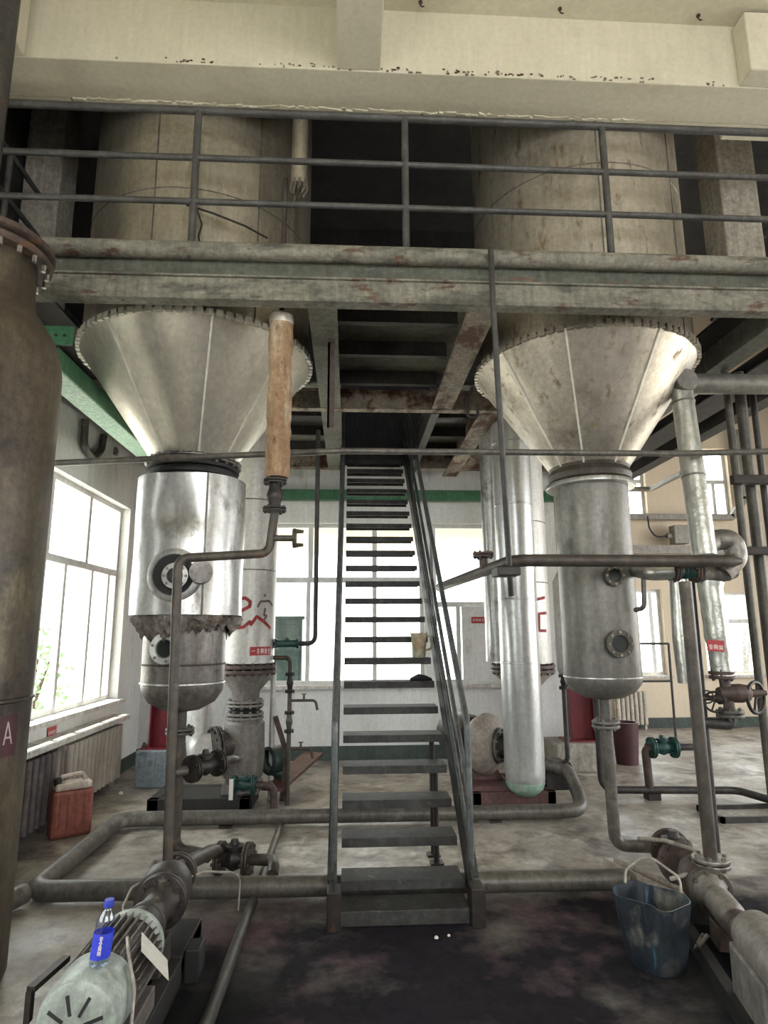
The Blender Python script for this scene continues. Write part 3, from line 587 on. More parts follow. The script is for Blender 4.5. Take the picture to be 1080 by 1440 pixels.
solo('green_beam', MB().box2((-2.63, 8.30, 3.335), (3.0, 8.315, 3.475)).box2((-2.63, 8.315, 3.335), (3.0, 8.40, 3.345)).box2((-2.63, 8.315, 3.465), (3.0, 8.40, 3.475)), 'green_paint', 'dark green steel channel running across the back wall above the windows', 'beam', smooth=False)

# ================================================================ staircase
S0, SZ, DY, DZ = 3.86, -0.057, 0.1902, 0.174
st = thing('steel_staircase', 'steep grey steel staircase with open treads and pipe handrails', 'staircase', (0.32, 3.86, 0))
def sline(y, dz=0.0): return SZ + (y - S0) * DZ / DY + dz
NT = 22
tread = MB(); tread.box((0, 0.10, 0.0425), (0.72, 0.205, 0.012)); tread.box((0, 0.0, 0.022), (0.72, 0.012, 0.05)); tread.box((0, 0.20, 0.026), (0.72, 0.012, 0.045))
me_t = tread.mesh('tread', 'stair_steel', smooth=False)
for i in range(1, NT + 1):
    piece('tread', me_t, st, (0.0, S0 + DY * i - 3.86, SZ + DZ * i))
part('tread', MB().box2((-0.05, 3.84, 0.005), (0.68, 4.06, 0.085)), 'stair_steel', st, smooth=False, bevel=0.006)
for x in (-0.075, 0.72):
    ya, yb = 3.90, 8.30
    m = MB(); poly = [(3.80, 0.0), (3.98, 0.0), (4.10, sline(4.10, -0.10)), (yb, sline(yb, -0.10)), (yb, sline(yb, 0.13)), (3.80, sline(3.80, 0.17))]
    m.prism(poly, 0.012, (x - 0.006, 0, 0), (0, 1, 0), (0, 0, 1))
    s = -1 if x < 0.3 else 1
    for dz in (-0.10, 0.118): m.beam((x + s * 0.02, 4.0, sline(4.0, dz)), (x + s * 0.02, yb, sline(yb, dz)), 0.05, 0.012)
    part('stringer', m, 'stair_steel', st, smooth=False)
    xr = x + s * 0.01
    part('foot_plate', MB().box2((x - 0.04, 3.79, 0.0), (x + 0.04, 3.92, 0.20)), 'iron_black', st, smooth=False, bevel=0.006)
    part('handrail', MB().tube(fillet([(xr, 4.05, 0.12), (xr, 4.05, sline(4.05, 0.92)), (xr, 8.2, sline(8.2, 0.92))], 0.08), 0.021, 12), 'handrail_grey', st)
    part('mid_rail', MB().tube([(xr, 4.06, sline(4.05, 0.52)), (xr, 8.2, sline(8.2, 0.52))], 0.016, 10), 'handrail_grey', st)
    part('lower_rail', MB().tube([(xr, 4.06, sline(4.05, 0.20)), (xr, 8.2, sline(8.2, 0.20))], 0.014, 10), 'handrail_grey', st)
    for y in (5.6, 7.2): part('baluster', MB().tube([(xr, y, sline(y, 0.1)), (xr, y, sline(y, 0.92))], 0.014, 10), 'handrail_grey', st)
for y in (4.78, 4.95):
    solo('stair_prop', MB().cyl((0.62, y, 0.0), (0.62, y, sline(y) - 0.11), 0.02).box((0.62, y, 0.008), (0.09, 0.09, 0.016)), 'iron_black', 'short black steel prop under the right side of the lower stair, %s one' % ('nearer' if y < 4.9 else 'farther'), 'prop')

# ================================================================ big vessels
def seam(cx, cy, prof, th, w=0.012, d=0.006):
    """a standing sheet-metal seam down a body of revolution"""
    m = MB(); n = V((math.cos(th), math.sin(th), 0)); sd = V((-math.sin(th), math.cos(th), 0))
    for (r0, z0), (r1, z1) in zip(prof, prof[1:]):
        p = V((cx, cy, z0)) + n * (r0 + d * 0.3); q = V((cx, cy, z1)) + n * (r1 + d * 0.3)
        m.beam(p, q, w, d, n)
    return m
CAM = (0.0, 0.0)
def hopper(cx, cy, zr, R, zn, rn, label, shell, cone, seams, rings, fringe_mat):
    t = thing('hopper_tank', label, 'tank', (cx, cy, zn))
    rb = R - 0.02
    part('shell', MB().lathe((cx, cy, 0), (0, 0, 1), [(rb, zr + 0.01), (rb, zr + 0.5), (rb, zr + 1.5), (rb, 7.35), (0, 7.36)], 72), shell, t)
    prof = [(R, zr), (rn, zn)]
    part('cone', MB().lathe((cx, cy, 0), (0, 0, 1), [(R - 0.03, zr + 0.012), (R, zr), (R * 0.75 + rn * 0.25, zr * 0.75 + zn * 0.25), (R * 0.5 + rn * 0.5, zr * 0.5 + zn * 0.5), (R * 0.25 + rn * 0.75, zr * 0.25 + zn * 0.75), (rn, zn)], 72), cone, t)
    fr = MB(); n = 84
    for i in range(n):
        a = 2 * PI * i / n; c = V((cx + (R + 0.004) * math.cos(a), cy + (R + 0.004) * math.sin(a), zr + 0.004)); k = 0.8 if i % 2 else 1.0
        fr.box(c, (0.030 * k, 2 * PI * R / n * 0.66, 0.046 * (0.85 + 0.3 * random.random())), rz=a)
    fr.lathe((cx, cy, zr - 0.008), (0, 0, 1), [(R - 0.02, 0.0), (R + 0.006, 0.0), (R + 0.006, 0.016), (R - 0.02, 0.016)], 72)
    part('crimped_rim', fr, fringe_mat, t, smooth=False)
    for th in seams: part('seam', seam(cx, cy, prof, th, 0.014, 0.012), 'rim_fold', t, smooth=False)
    for z in rings: part('ring_seam', MB().lathe((cx, cy, z), (0, 0, 1), [(rb, -0.006), (rb + 0.003, -0.003), (rb + 0.003, 0.003), (rb, 0.006)], 64), 'steel_stained', t)
    for th in [s + 0.35 for s in seams[:2]]: part('shell_seam', seam(cx, cy, [(rb, zr + 0.02), (rb, 7.3)], th, 0.01, 0.004), 'steel_stained', t, smooth=False)
    return t
FACE = -PI / 2
HL = hopper(-1.20, 4.8, 3.70, 0.875, 2.890, 0.32, 'left stainless cone-bottomed hopper tank above the dented jacketed vessel', 'steel_tank', 'steel_cone', ((-1.250, 3.696)[0], (-2.103, 3.673)[0], (-0.558, 3.695)[0], FACE + 2.6), (4.62, 5.6), 'rim_fold')
HR = hopper(1.90, 4.8, 3.68, 0.86, 2.850, 0.30, 'right stainless cone-bottomed hopper tank with brown stains above the plain grey vessel', 'steel_tank_dirty', 'steel_tank_dirty', ((-2.056, 3.678)[0], (-1.266, 3.673)[0], (-2.671, 3.661)[0], FACE + 2.9), (4.95, 5.9), 'steel_tank_dirty')
for root, cx, th in ((HL, -1.20, FACE + 0.02), (HR, 1.90, FACE - 0.12)):
    for s in (-0.07, 0.07):
        c = cyl_pt(cx, 4.8, 0.855, th + s, 4.03)
        part('support_bracket', MB().prism([(0, 0), (0.10, 0), (0.0, 0.12)], 0.012, c, (math.cos(th), math.sin(th), 0), (0, 0, 1)), 'iron_rust', root, smooth=False)

# receiver vessels below the cones
zj1 = 2.724; zj0 = 1.721; zb = 1.038
RV = thing('receiver_vessel', 'left receiver vessel in a dented steel jacket with torn insulation at its lower edge', 'vessel', (-1.20, 4.8, zb))
rj = 0.3966
m = MB(); rows = 26; m.lathe((-1.20, 4.8, 0), (0, 0, 1), [(0.30, zj1 + 0.015)] + [(rj, zj1 - (zj1 - zj0) * i / rows) for i in range(rows + 1)], 72)
dth, dz0 = (-1.626, 2.445)
nv = []
for p in m.v:                                                       # the big dent in the jacket
    th = math.atan2(p[1] - 4.8, p[0] + 1.20); r = math.hypot(p[0] + 1.20, p[1] - 4.8); da = th - dth; dz = p[2] - dz0
    if r > 0.35:
        k = 0.055 * math.exp(-(da / 0.42) ** 2) * (math.exp(-(dz / 0.11) ** 2) if dz < 0 else math.exp(-(dz / 0.26) ** 2))
        k += 0.004 * math.sin(th * 5 + p[2] * 7) * math.exp(-((dz + 0.35) / 0.35) ** 2)
        r2 = r - k; nv.append((-1.20 + r2 * math.cos(th), 4.8 + r2 * math.sin(th), p[2] - 0.5 * k))
    else: nv.append(p)
m.v = nv
part('jacket', m, 'steel_bright', RV)
part('jacket_seam', seam(-1.20, 4.8, [(rj, zj1), (rj, zj0)], dth + 0.55), 'steel_stained', RV, smooth=False)
rl = 0.2903
zw0 = 1.267; zw1 = 1.211; zw2 = 1.323
part('lower_shell', MB().lathe((-1.20, 4.8, 0), (0, 0, 1), [(0, zb), (rl * 0.45, zb + 0.02), (rl * 0.8, zb + 0.075), (rl * 0.97, zb + 0.15), (rl, zb + 0.2), (rl, zj0 + 0.05)], 56), 'steel_stained', RV)
part('weld_ring', MB().torus((-1.20, 4.8, zb + 0.21), (0, 0, 1), rl + 0.002, 0.008, 56, 6), 'steel_bright', RV)
part('weld_ring', MB().torus((-1.20, 4.8, zb + 0.34), (0, 0, 1), rl + 0.002, 0.007, 56, 6), 'iron_rust', RV)
# torn mineral wool below the jacket
m = MB(); rnd = random.Random(3); n = 150; K = 10; vs = []; fs = []; ln = 0.12; rg = [rnd.uniform(-0.03, 0.03) for _ in range(n)]
for i in range(n):
    a = 2 * PI * i / n; ln = min(0.20, max(0.07, ln + rnd.uniform(-0.035, 0.035))); lump = 0.022 * math.sin(a * 7 + 1) + 0.014 * math.sin(a * 17)
    for k in range(K):
        u = k / (K - 1); z = zj0 + 0.012 - ln * u; r = rj - 0.02 + lump * math.sin(PI * u) + rnd.uniform(-0.016, 0.012) - 0.06 * u * u
        vs.append((-1.20 + r * math.cos(a), 4.8 + r * math.sin(a), z))
fs = [(i * K + k, ((i + 1) % n) * K + k, ((i + 1) % n) * K + k + 1, i * K + k + 1) for i in range(n) for k in range(K - 1)]
part('torn_insulation', m.add(vs, fs), 'torn_wool', RV, label='ragged grey-brown torn insulation')
part('neck', MB().lathe((-1.20, 4.8, 0), (0, 0, 1), [(0.31, zj1 + 0.0), (0.31, zj1 + 0.02), (0.335, zj1 + 0.025), (0.335, zj1 + 0.05), (0.31, zj1 + 0.055), (0.31, zj1 + 0.075), (0.34, zj1 + 0.08), (0.34, zj1 + 0.105), (0.30, zj1 + 0.11), (0.30, zj1 + 0.16)], 48), 'rubber_black', RV)
part('neck_flange', flange(MB(), (-1.20, 4.8, zj1 + 0.135), (0, 0, 1), 0.36, 0.014, 0.004, 24, 0.012), 'steel_stained', RV)

def radial_port(root, cx, cy, R, th, z, r, l, body, with_glass=True, bolts=8, name='sight_glass', elev=0.0, inside='iron_black'):
    """a flanged sight-glass port standing out radially from an upright vessel"""
    n = V((math.cos(th), math.sin(th), elev)).normalized(); o = cyl_pt(cx, cy, R - 0.03, th, z)
    p = part(name, MB().lathe(o, n, [(r * 0.72, 0), (r * 0.72, l + 0.01), (r, l + 0.012), (r, l + 0.034), (r * 0.62, l + 0.036), (r * 0.55, l + 0.02), (r * 0.55, 0.03)], 32), body, root)
    part('port_interior', MB().lathe(o + n * 0.034, n, [(0, 0), (r * 0.56, 0.0)], 24), inside, p)
    u = n.orthogonal().normalized(); x = n.cross(u); b = MB()
    for i in range(bolts):
        a = 2 * PI * i / bolts; c = o + n * (l + 0.03) + (u * math.cos(a) + x * math.sin(a)) * r * 0.82; b.cyl(c, c + n * 0.016, 0.010, n=6)
    part('bolt_ring', b, 'bolt_steel', p)['kind'] = 'stuff'
    if with_glass: part('glass', MB().lathe(o + n * (l + 0.018), n, [(0, 0), (r * 0.56, 0), (r * 0.56, 0.006), (0, 0.006)], 24), 'sight_glass', p)
    return p
th, z = (-1.579, 1.989)
pn = V((math.cos(th), math.sin(th), 0))
cut = part('jacket_cutout', MB().lathe(cyl_pt(-1.2, 4.8, rj - 0.04, th, z), pn, [(0.19, 0.0), (0.182, 0.046), (0.17, 0.052), (0.145, 0.054), (0.138, 0.046), (0.136, 0.036)], 40), 'steel_bright', RV)
part('cutout_shadow', MB().lathe(cyl_pt(-1.2, 4.8, rj + 0.003, th, z), pn, [(0, 0.0), (0.139, 0.0)], 40), 'rubber_black', cut)
radial_port(RV, -1.2, 4.8, rj - 0.0, th + 0.05, z - 0.01, 0.088, 0.04, 'steel_bright', inside='casing_grey')
th2, z2 = (-1.110, 2.002)
nd = V((math.cos(th2 - 0.25), math.sin(th2 - 0.25), 0))
for dr in (0.05, 0.12):
    part('nozzle_flange', flange(MB(), cyl_pt(-1.2, 4.8, rj - 0.01, th2, z2) + nd * dr, nd, 0.078, 0.012, 0.004, 6, 0.010), 'steel_stained', RV)
part('nozzle', MB().cyl(cyl_pt(-1.2, 4.8, rj - 0.05, th2, z2), cyl_pt(-1.2, 4.8, rj - 0.01, th2, z2) + nd * 0.13, 0.045), 'steel_vessel', RV)
th3, z3 = (-1.752, 1.493)
radial_port(RV, -1.2, 4.8, rl, th3, z3, 0.105, 0.03, 'steel_bright', bolts=6, inside='casing_grey')

zt = 2.719; zbr = 1.093; rr_ = 0.2808
RR = thing('receiver_vessel', 'right receiver vessel, plain dull grey steel with two round sight glasses', 'vessel', (1.9, 4.8, zbr))
part('shell', MB().lathe((1.9, 4.8, 0), (0, 0, 1), [(0, zbr), (rr_ * 0.5, zbr + 0.02), (rr_ * 0.82, zbr + 0.065), (rr_ * 0.97, zbr + 0.12), (rr_, zbr + 0.16), (rr_, zt + 0.05)], 64), 'steel_vessel', RR)
part('weld_ring', MB().torus((1.9, 4.8, zbr + 0.17), (0, 0, 1), rr_ + 0.001, 0.005, 56, 6), 'steel_bright', RR)
part('top_flange', MB().lathe((1.9, 4.8, zt), (0, 0, 1), [(rr_, -0.02), (rr_ + 0.055, -0.02), (rr_ + 0.06, -0.015), (rr_ + 0.06, 0.01), (rr_ + 0.055, 0.016), (rr_ - 0.01, 0.016)], 56), 'steel_bright', RR, label='polished top flange ring')
part('neck', MB().lathe((1.9, 4.8, zt + 0.02), (0, 0, 1), [(rr_, 0), (rr_ + 0.03, 0.02), (rr_ + 0.04, 0.06), (rr_ + 0.02, 0.10), (rr_ + 0.03, 0.13)], 48), 'pipe_brown', RR)
th, z = (-1.534, 1.991)
radial_port(RR, 1.9, 4.8, rr_, th, z, 0.075, 0.04, 'pipe_olive')
th, z = (-1.550, 1.508)
radial_port(RR, 1.9, 4.8, rr_, th, z, 0.098, 0.06, 'pipe_olive')

# old tank at the left edge of the view
TX, TY, TR = -1.995, 3.25, 0.4275
OT = thing('old_tank', 'tall brown stained tank with a flanged neck at the left edge', 'tank', (TX, TY, 0))
part('shell', MB().lathe((TX, TY, 0), (0, 0, 1), [(0, 0.0), (TR - 0.05, 0.0), (TR - 0.01, 0.03), (TR, 0.06), (TR, 1.0), (TR, 2.2), (TR, 2.98), (TR - 0.011, 3.063), (TR - 0.043, 3.158), (TR - 0.095, 3.243), (TR - 0.147, 3.32), (0.261, 3.386), (0.256, 3.46), (0.256, 3.62)], 72), 'old_tank', OT)
nf = part('neck_flange', MB().lathe((TX, TY, 3.595), (0, 0, 1), [(0.256, 0), (0.318, 0.0), (0.328, 0.01), (0.328, 0.033), (0.318, 0.043), (0.276, 0.048), (0.276, 0.057), (0.328, 0.062), (0.337, 0.071), (0.337, 0.095), (0.328, 0.105), (0, 0.11)], 64), 'iron_rust', OT)
bm_ = MB()
for i in range(20):
    a = 2 * PI * i / 20 + 0.1; c = V((TX + 0.302 * math.cos(a), TY + 0.302 * math.sin(a), 3.557)); bm_.cyl(c, c + V((0, 0, 0.05)), 0.013, n=6)
part('bolt_ring', bm_, 'bolt_steel', nf)['kind'] = 'stuff'
a_, z_ = (-0.137, 1.289)
part('weld_band', MB().torus((TX, TY, z_), (0, 0, 1), TR, 0.012, 64, 6), 'old_tank', OT)
a0, zt0 = (-0.089, 1.228)
a1, zb0 = (-0.009, 1.040)
bd = part('name_band', cyl_patch(MB(), TX, TY, TR, a0 - 1.3, a0 + 0.03, zb0, zt0, 24), 'maroon_band', OT, label='dark maroon name band with a pale letter A')
aL, zL = (-0.265, 1.097)
aT, zT = (-0.228, 1.197)
aR, zR = (-0.148, 1.095)
mA = lambda u: (aL + (aT - aL) * u, zL + (zT - zL) * u)
mB_ = lambda u: (aR + (aT - aR) * u, zR + (zT - zR) * u)
part('letter', cyl_ribbon(MB(), TX, TY, TR, [[(aL, zL), (aT, zT)], [(aT, zT), (aR, zR)], [mA(0.3), mB_(0.3)]], 0.009, 0.003), 'letter_pink', bd, smooth=False)
solo('vent_pipe', MB().tube([(-2.023, 3.2, 3.70), (-2.023, 3.2, 5.73)], 0.07, 16), 'pipe_dark', 'dark vertical pipe rising from the brown tank at the top left corner', 'pipe')

# ---------------------------------------------------------------- heating columns, downcomers and circulation pumps
LC = (-1.003, 6.450, 1.285); RC = (1.836, 6.800, 1.246)
def column(c, R, zbot, label, rings, cone_m, body_m):
    t = thing('heater_column', label, 'column', (c[0], c[1], zbot))
    zf = c[2]
    part('shell', MB().lathe((c[0], c[1], 0), (0, 0, 1), [(R, zf + 0.02), (R, zf + 1.5), (R, 3.92), (0, 3.93)], 56), body_m, t)
    for z in rings: part('ring_seam', MB().lathe((c[0], c[1], z), (0, 0, 1), [(R, -0.006), (R + 0.004, -0.002), (R + 0.004, 0.002), (R, 0.006)], 48), 'steel_stained', t)
    part('bottom_flange', flange(MB(), (c[0], c[1], zf - 0.035), (0, 0, 1), R + 0.03, 0.035, 0.012, 20, 0.014), 'iron_rust', t)
    part('reducer', MB().lathe((c[0], c[1], 0), (0, 0, 1), [(R, zf - 0.08), (R * 0.98, zf - 0.10), (0.135, zf - 0.25), (0.128, zf - 0.34)], 48), cone_m, t)
    return t
CL = column(LC, 0.265, LC[2] - 0.34, 'left pale heater column with red sprayed graffiti behind the dented vessel', (2.2, 2.9), 'casing_grey', 'column_white')
CR = column(RC, 0.305, RC[2] - 0.34, 'right pale heater column behind the shiny downcomer pipe', (2.1, 2.75), 'casing_pinkish', 'column_white')
def ribbon_px(pts): return [p for p in pts]
gs = [[(-1.866, 1.910), (-1.551, 1.923), (-1.370, 1.889), (-1.389, 1.842), (-1.587, 1.815), (-1.872, 1.768)],
      [(-1.880, 1.641), (-1.590, 1.647), (-1.346, 1.701), (-1.341, 1.667), (-1.120, 1.748), (-0.798, 1.694), (-0.493, 1.634)]]
part('graffiti', cyl_ribbon(MB(), LC[0], LC[1], 0.265, gs, 0.032, 0.003), 'graffiti_red', CL, smooth=False, label='red sprayed strokes')
gs = [[(-1.105, 1.836), (-1.002, 1.891), (-0.620, 1.900), (-0.390, 1.854)], [(-0.803, 1.961), (-0.832, 1.940)], [(-0.785, 1.831), (-0.838, 1.762), (-0.707, 1.756), (-0.862, 1.708)]]
part('graffiti', cyl_ribbon(MB(), LC[0], LC[1], 0.265, gs, 0.022, 0.003), 'graffiti_dark', CL, smooth=False, label='faded dark red sprayed strokes')
a0, z0 = (-1.330, 1.383)
a1, z1 = (-0.461, 1.464)
sg = part('name_label', cyl_patch(MB(), LC[0], LC[1], 0.266, a0, a1, z0, z1), 'sticker_red', CL, label='dark red label with white characters')
ww = a1 - a0; hh = z1 - z0; strokes = [[(a0 + ww * 0.06, z0 + hh * 0.5), (a0 + ww * 0.22, z0 + hh * 0.55)]]
for k in range(4):
    g = HAN[k]; ox = a0 + ww * (0.27 + 0.18 * k)
    strokes += [[(ox + ww * 0.15 * x, z0 + hh * (0.2 + 0.6 * y)) for x, y in s] for s in g]
part('characters', cyl_ribbon(MB(), LC[0], LC[1], 0.2665, strokes, 0.006, 0.003), 'sticker_white', sg, smooth=False)
gs = [[(-1.257, 1.919), (-0.835, 1.944)], [(-0.793, 1.783), (-1.169, 1.774), (-1.204, 1.601), (-0.854, 1.600)]]
part('graffiti', cyl_ribbon(MB(), RC[0], RC[1], 0.305, gs, 0.030, 0.003), 'graffiti_red', CR, smooth=False, label='faded red sprayed strokes')

# left circulation pump (standing elbow casing under the column)
zc = LC[2] - 0.34
PL = thing('circulation_pump', 'left grey circulation pump casing with bolted flanges below the graffiti column', 'pump', (LC[0], LC[1], 0.2))
part('top_flange', flange(MB(), (LC[0], LC[1], zc - 0.02), (0, 0, 1), 0.178, 0.022, 0.012, 12, 0.013), 'casing_grey', PL)
part('bellows', MB().lathe((LC[0], LC[1], zc - 0.05), (0, 0, 1), [(0.135, 0), (0.155, -0.015), (0.135, -0.03), (0.155, -0.045), (0.135, -0.06)], 32), 'rubber_black', PL)
part('top_flange', flange(MB(), (LC[0], LC[1], zc - 0.135), (0, 0, 1), 0.18, 0.024, 0.012, 12, 0.013), 'casing_grey', PL)
part('casing', MB().lathe((LC[0], LC[1], 0.20), (0, 0, 1), [(0, 0.0), (0.14, 0.01), (0.185, 0.06), (0.195, 0.2), (0.19, zc - 0.40), (0.15, zc - 0.355)], 40), 'casing_grey', PL)
ci = V((LC[0] - 0.19, LC[1] - 0.12, 0.549)); di = V((-0.85, -0.53, 0)).normalized()
part('inlet', MB().cyl(ci - di * 0.1, ci + di * 0.05, 0.13), 'pump_iron', PL)
part('inlet_flange', flange(MB(), ci + di * 0.06, di, 0.185, 0.026, 0.014, 12, 0.014), 'pump_iron', PL)
part('foot', MB().box2((LC[0] - 0.17, LC[1] - 0.16, 0.12), (LC[0] + 0.17, LC[1] + 0.16, 0.21)), 'casing_grey', PL, smooth=False, bevel=0.01)
BLx0, BLx1 = -1.794, -0.881
part('base_frame', MB().box2((BLx0, 6.13, 0.0), (BLx1, 6.21, 0.135)).box2((BLx0, 6.62, 0.0), (BLx1, 6.70, 0.135)).box2((BLx0, 6.13, 0.0), (BLx0 + 0.1, 6.7, 0.135)).box2((BLx1 - 0.1, 6.13, 0.0), (BLx1, 6.7, 0.135)).box2((BLx0 + 0.1, 6.2, 0.11), (BLx1 - 0.1, 6.63, 0.13)), 'base_dark', PL, smooth=False, bevel=0.006)
part('drive_guard', MB().lathe((LC[0] + 0.2, LC[1] + 0.15, 0.36), (0.75, 0.66, 0), [(0.10, 0), (0.13, 0.02), (0.13, 0.18), (0.07, 0.22), (0, 0.22)], 28), 'hose_green', PL)
part('belt_bracket', MB().beam((LC[0] + 0.28, LC[1] - 0.05, 0.14), (LC[0] + 0.62, LC[1] + 0.95, 0.28), 0.22, 0.03), 'base_redbrown', PL, smooth=False)
DLc = (-1.498, 6.750, 0.545)
solo('downcomer_pipe', MB().tube(fillet([(DLc[0], DLc[1], 3.92), (DLc[0], DLc[1], 0.32), tuple(ci + di * 0.12)], 0.22), 0.128, 24), 'column_white', 'pale downcomer pipe behind the left vessel, bending into the left circulation pump', 'pipe')

# right circulation pump: round volute, motor behind, red-brown base
DR = (1.629, 6.120, 1.514); rd = 0.1843
dc = thing('downcomer_pipe', 'wide shiny white downcomer pipe in front of the right heater column', 'pipe', (DR[0], DR[1], 0.2))
zl = 0.528
part('pipe_run', MB().lathe((DR[0], DR[1], 0), (0, 0, 1), [(0, 0.115), (rd * 0.5, 0.13), (rd * 0.83, 0.18), (rd * 0.98, 0.26), (rd, 0.34), (rd, 3.92), (0, 3.92)], 40), 'downcomer_white', dc)
for z in (3.466, 2.828, 1.901, 1.307):
    part('band_seam', MB().lathe((DR[0], DR[1], z), (0, 0, 1), [(rd, -0.01), (rd + 0.004, -0.006), (rd + 0.004, 0.006), (rd, 0.01)], 32), 'steel_bright', dc)
part('end_shoe', MB().lathe((DR[0], DR[1], 0), (0, 0, 1), [(0, 0.108), (rd * 0.52, 0.122), (rd * 0.86, 0.175), (rd * 0.985, 0.235), (rd * 0.98, 0.245)], 40), 'green_pale', dc, label='pale green painted end of the pipe')
side = thing('steam_pipe', 'shiny pipe standing close to the left of the right downcomer', 'pipe', (1.491, 6.550, 1.297))
part('pipe_run', MB().tube([(1.491, 6.550, 1.297), (1.491, 6.55, 3.92)], 0.0942, 20), 'steel_bright', side)
PRc = V((1.336, 6.500, 0.507)); ax = V((0.80, -0.60, 0))
PR = thing('circulation_pump', 'right circulation pump with a round volute on a red-brown base beside the shiny downcomer', 'pump', (PRc.x, PRc.y, 0.05))
part('volute', MB().lathe(PRc - ax * 0.12, ax, [(0.0, 0.0), (0.16, 0.0), (0.24, 0.03), (0.285, 0.09), (0.295, 0.15), (0.275, 0.21), (0.22, 0.25), (0.165, 0.265), (0.16, 0.24), (0, 0.24)], 48), 'casing_pinkish', PR)
part('suction_flange', flange(MB(), PRc + ax * 0.16, ax, 0.165, 0.022, 0.012, 10, 0.014), 'casing_grey', PR)
part('suction_neck', MB().cyl(PRc + ax * 0.17, PRc + ax * 0.30, 0.12, 0.115), 'pump_iron', PR)
mo = PRc - ax * 0.08 + V((0, 0, 0.04)); md = V((-0.28, 0.96, 0)).normalized()
part('motor', MB().lathe(mo, md, [(0, 0), (0.20, 0.0), (0.215, 0.03), (0.215, 0.50), (0.18, 0.58), (0, 0.58)], 32), 'pump_iron', PR)
part('eye_bolt', MB().torus(mo + md * 0.30 + V((0, 0, 0.25)), (1, 0.3, 0), 0.03, 0.009, 16, 6).cyl(mo + md * 0.30 + V((0, 0, 0.20)), mo + md * 0.30 + V((0, 0, 0.23)), 0.012), 'bolt_steel', PR)
bx0, bx1 = 1.136, 1.906
part('base_frame', MB().box2((bx0, 6.10, 0.02), (bx1, 6.17, 0.15)).box2((bx0, 6.85, 0.02), (bx1, 6.92, 0.15)).box2((bx0, 6.10, 0.02), (bx0 + 0.08, 6.92, 0.15)).box2((bx1 - 0.08, 6.10, 0.02), (bx1, 6.92, 0.15)).box2((bx0, 6.12, 0.0), (bx1, 6.9, 0.025)), 'base_redbrown', PR, smooth=False, bevel=0.006)
part('pedestal', MB().prism([(-0.22, 0.0), (0.22, 0.0), (0.13, 0.16), (-0.10, 0.20)], 0.12, (PRc.x - 0.03, PRc.y + 0.05, 0.14), (1, 0, 0), (0, 0, 1)).box2((PRc.x - 0.24, PRc.y - 0.35, 0.13), (PRc.x + 0.2, PRc.y + 0.1, 0.19)), 'base_redbrown', PR, smooth=False, bevel=0.005)
part('coupling_block', MB().box2((1.860, 6.25, 0.12), (2.101, 6.55, 0.36)).cyl((1.860 - 0.12, 6.4, 0.26), (2.101 + 0.05, 6.4, 0.26), 0.09), 'iron_black', PR, bevel=0.01)

# mezzanine columns on plinths
def steel_column(x0, x1, y, h, plinth_m, pm_label, label, px0, px1, py0, py1):
    solo('column_plinth', MB().box2((px0, py0, 0), (px1, py1, h)), plinth_m, pm_label, 'plinth', smooth=False, bevel=0.015)
    t = thing('steel_column', label, 'column', ((x0 + x1) / 2, y, h))
    xm = (x0 + x1) / 2; w = x1 - x0
    part('base_plate', MB().box2((x0 - 0.08, y - 0.14, h), (x1 + 0.08, y + 0.18, h + 0.018)), 'red_paint', t, smooth=False)
    for xf in (x0, x1 - 0.015): part('column_flange', MB().box2((xf, y - 0.11, h + 0.018), (xf + 0.015, y + 0.13, 3.66)), 'red_paint', t, smooth=False)
    part('column_web', MB().box2((x0 + 0.015, y + 0.0, h + 0.018), (x1 - 0.015, y + 0.012, 3.66)), 'red_paint', t, smooth=False)
    for sx in (-1, 1):
        part('anchor_bolt', MB().cyl((xm + sx * (w / 2 + 0.045), y - 0.1, h), (xm + sx * (w / 2 + 0.045), y - 0.1, h + 0.07), 0.014, n=8).cyl((xm + sx * (w / 2 + 0.045), y - 0.1, h + 0.018), (xm + sx * (w / 2 + 0.045), y - 0.1, h + 0.045), 0.026, n=6), 'iron_rust', t)
hp = 0.375
steel_column(-2.142, -1.936 + 0.06, 7.35, hp, 'plinth_blue', 'grey-blue painted concrete plinth near the left corner of the back wall', 'red steel column on the grey-blue plinth behind the left vessel', -2.243, -1.856 + 0.1, 7.15, 7.6)
hp = 0.313
steel_column(2.643, 2.937, 7.8, hp, 'concrete_plinth', 'bare concrete plinth behind the right receiver vessel', 'red steel column on the bare concrete plinth behind the right vessel', 2.389, 3.004, 7.55, 8.1)
solo('red_bin', MB().lathe((3.405, 8.0, 0), (0, 0, 1), [(0, 0), (0.13, 0), (0.16, 0.490), (0.14, 0.490), (0.12, 0.03), (0, 0.03)], 28), 'maroon_band', 'dark red bin standing behind the concrete plinth on the right', 'bin')

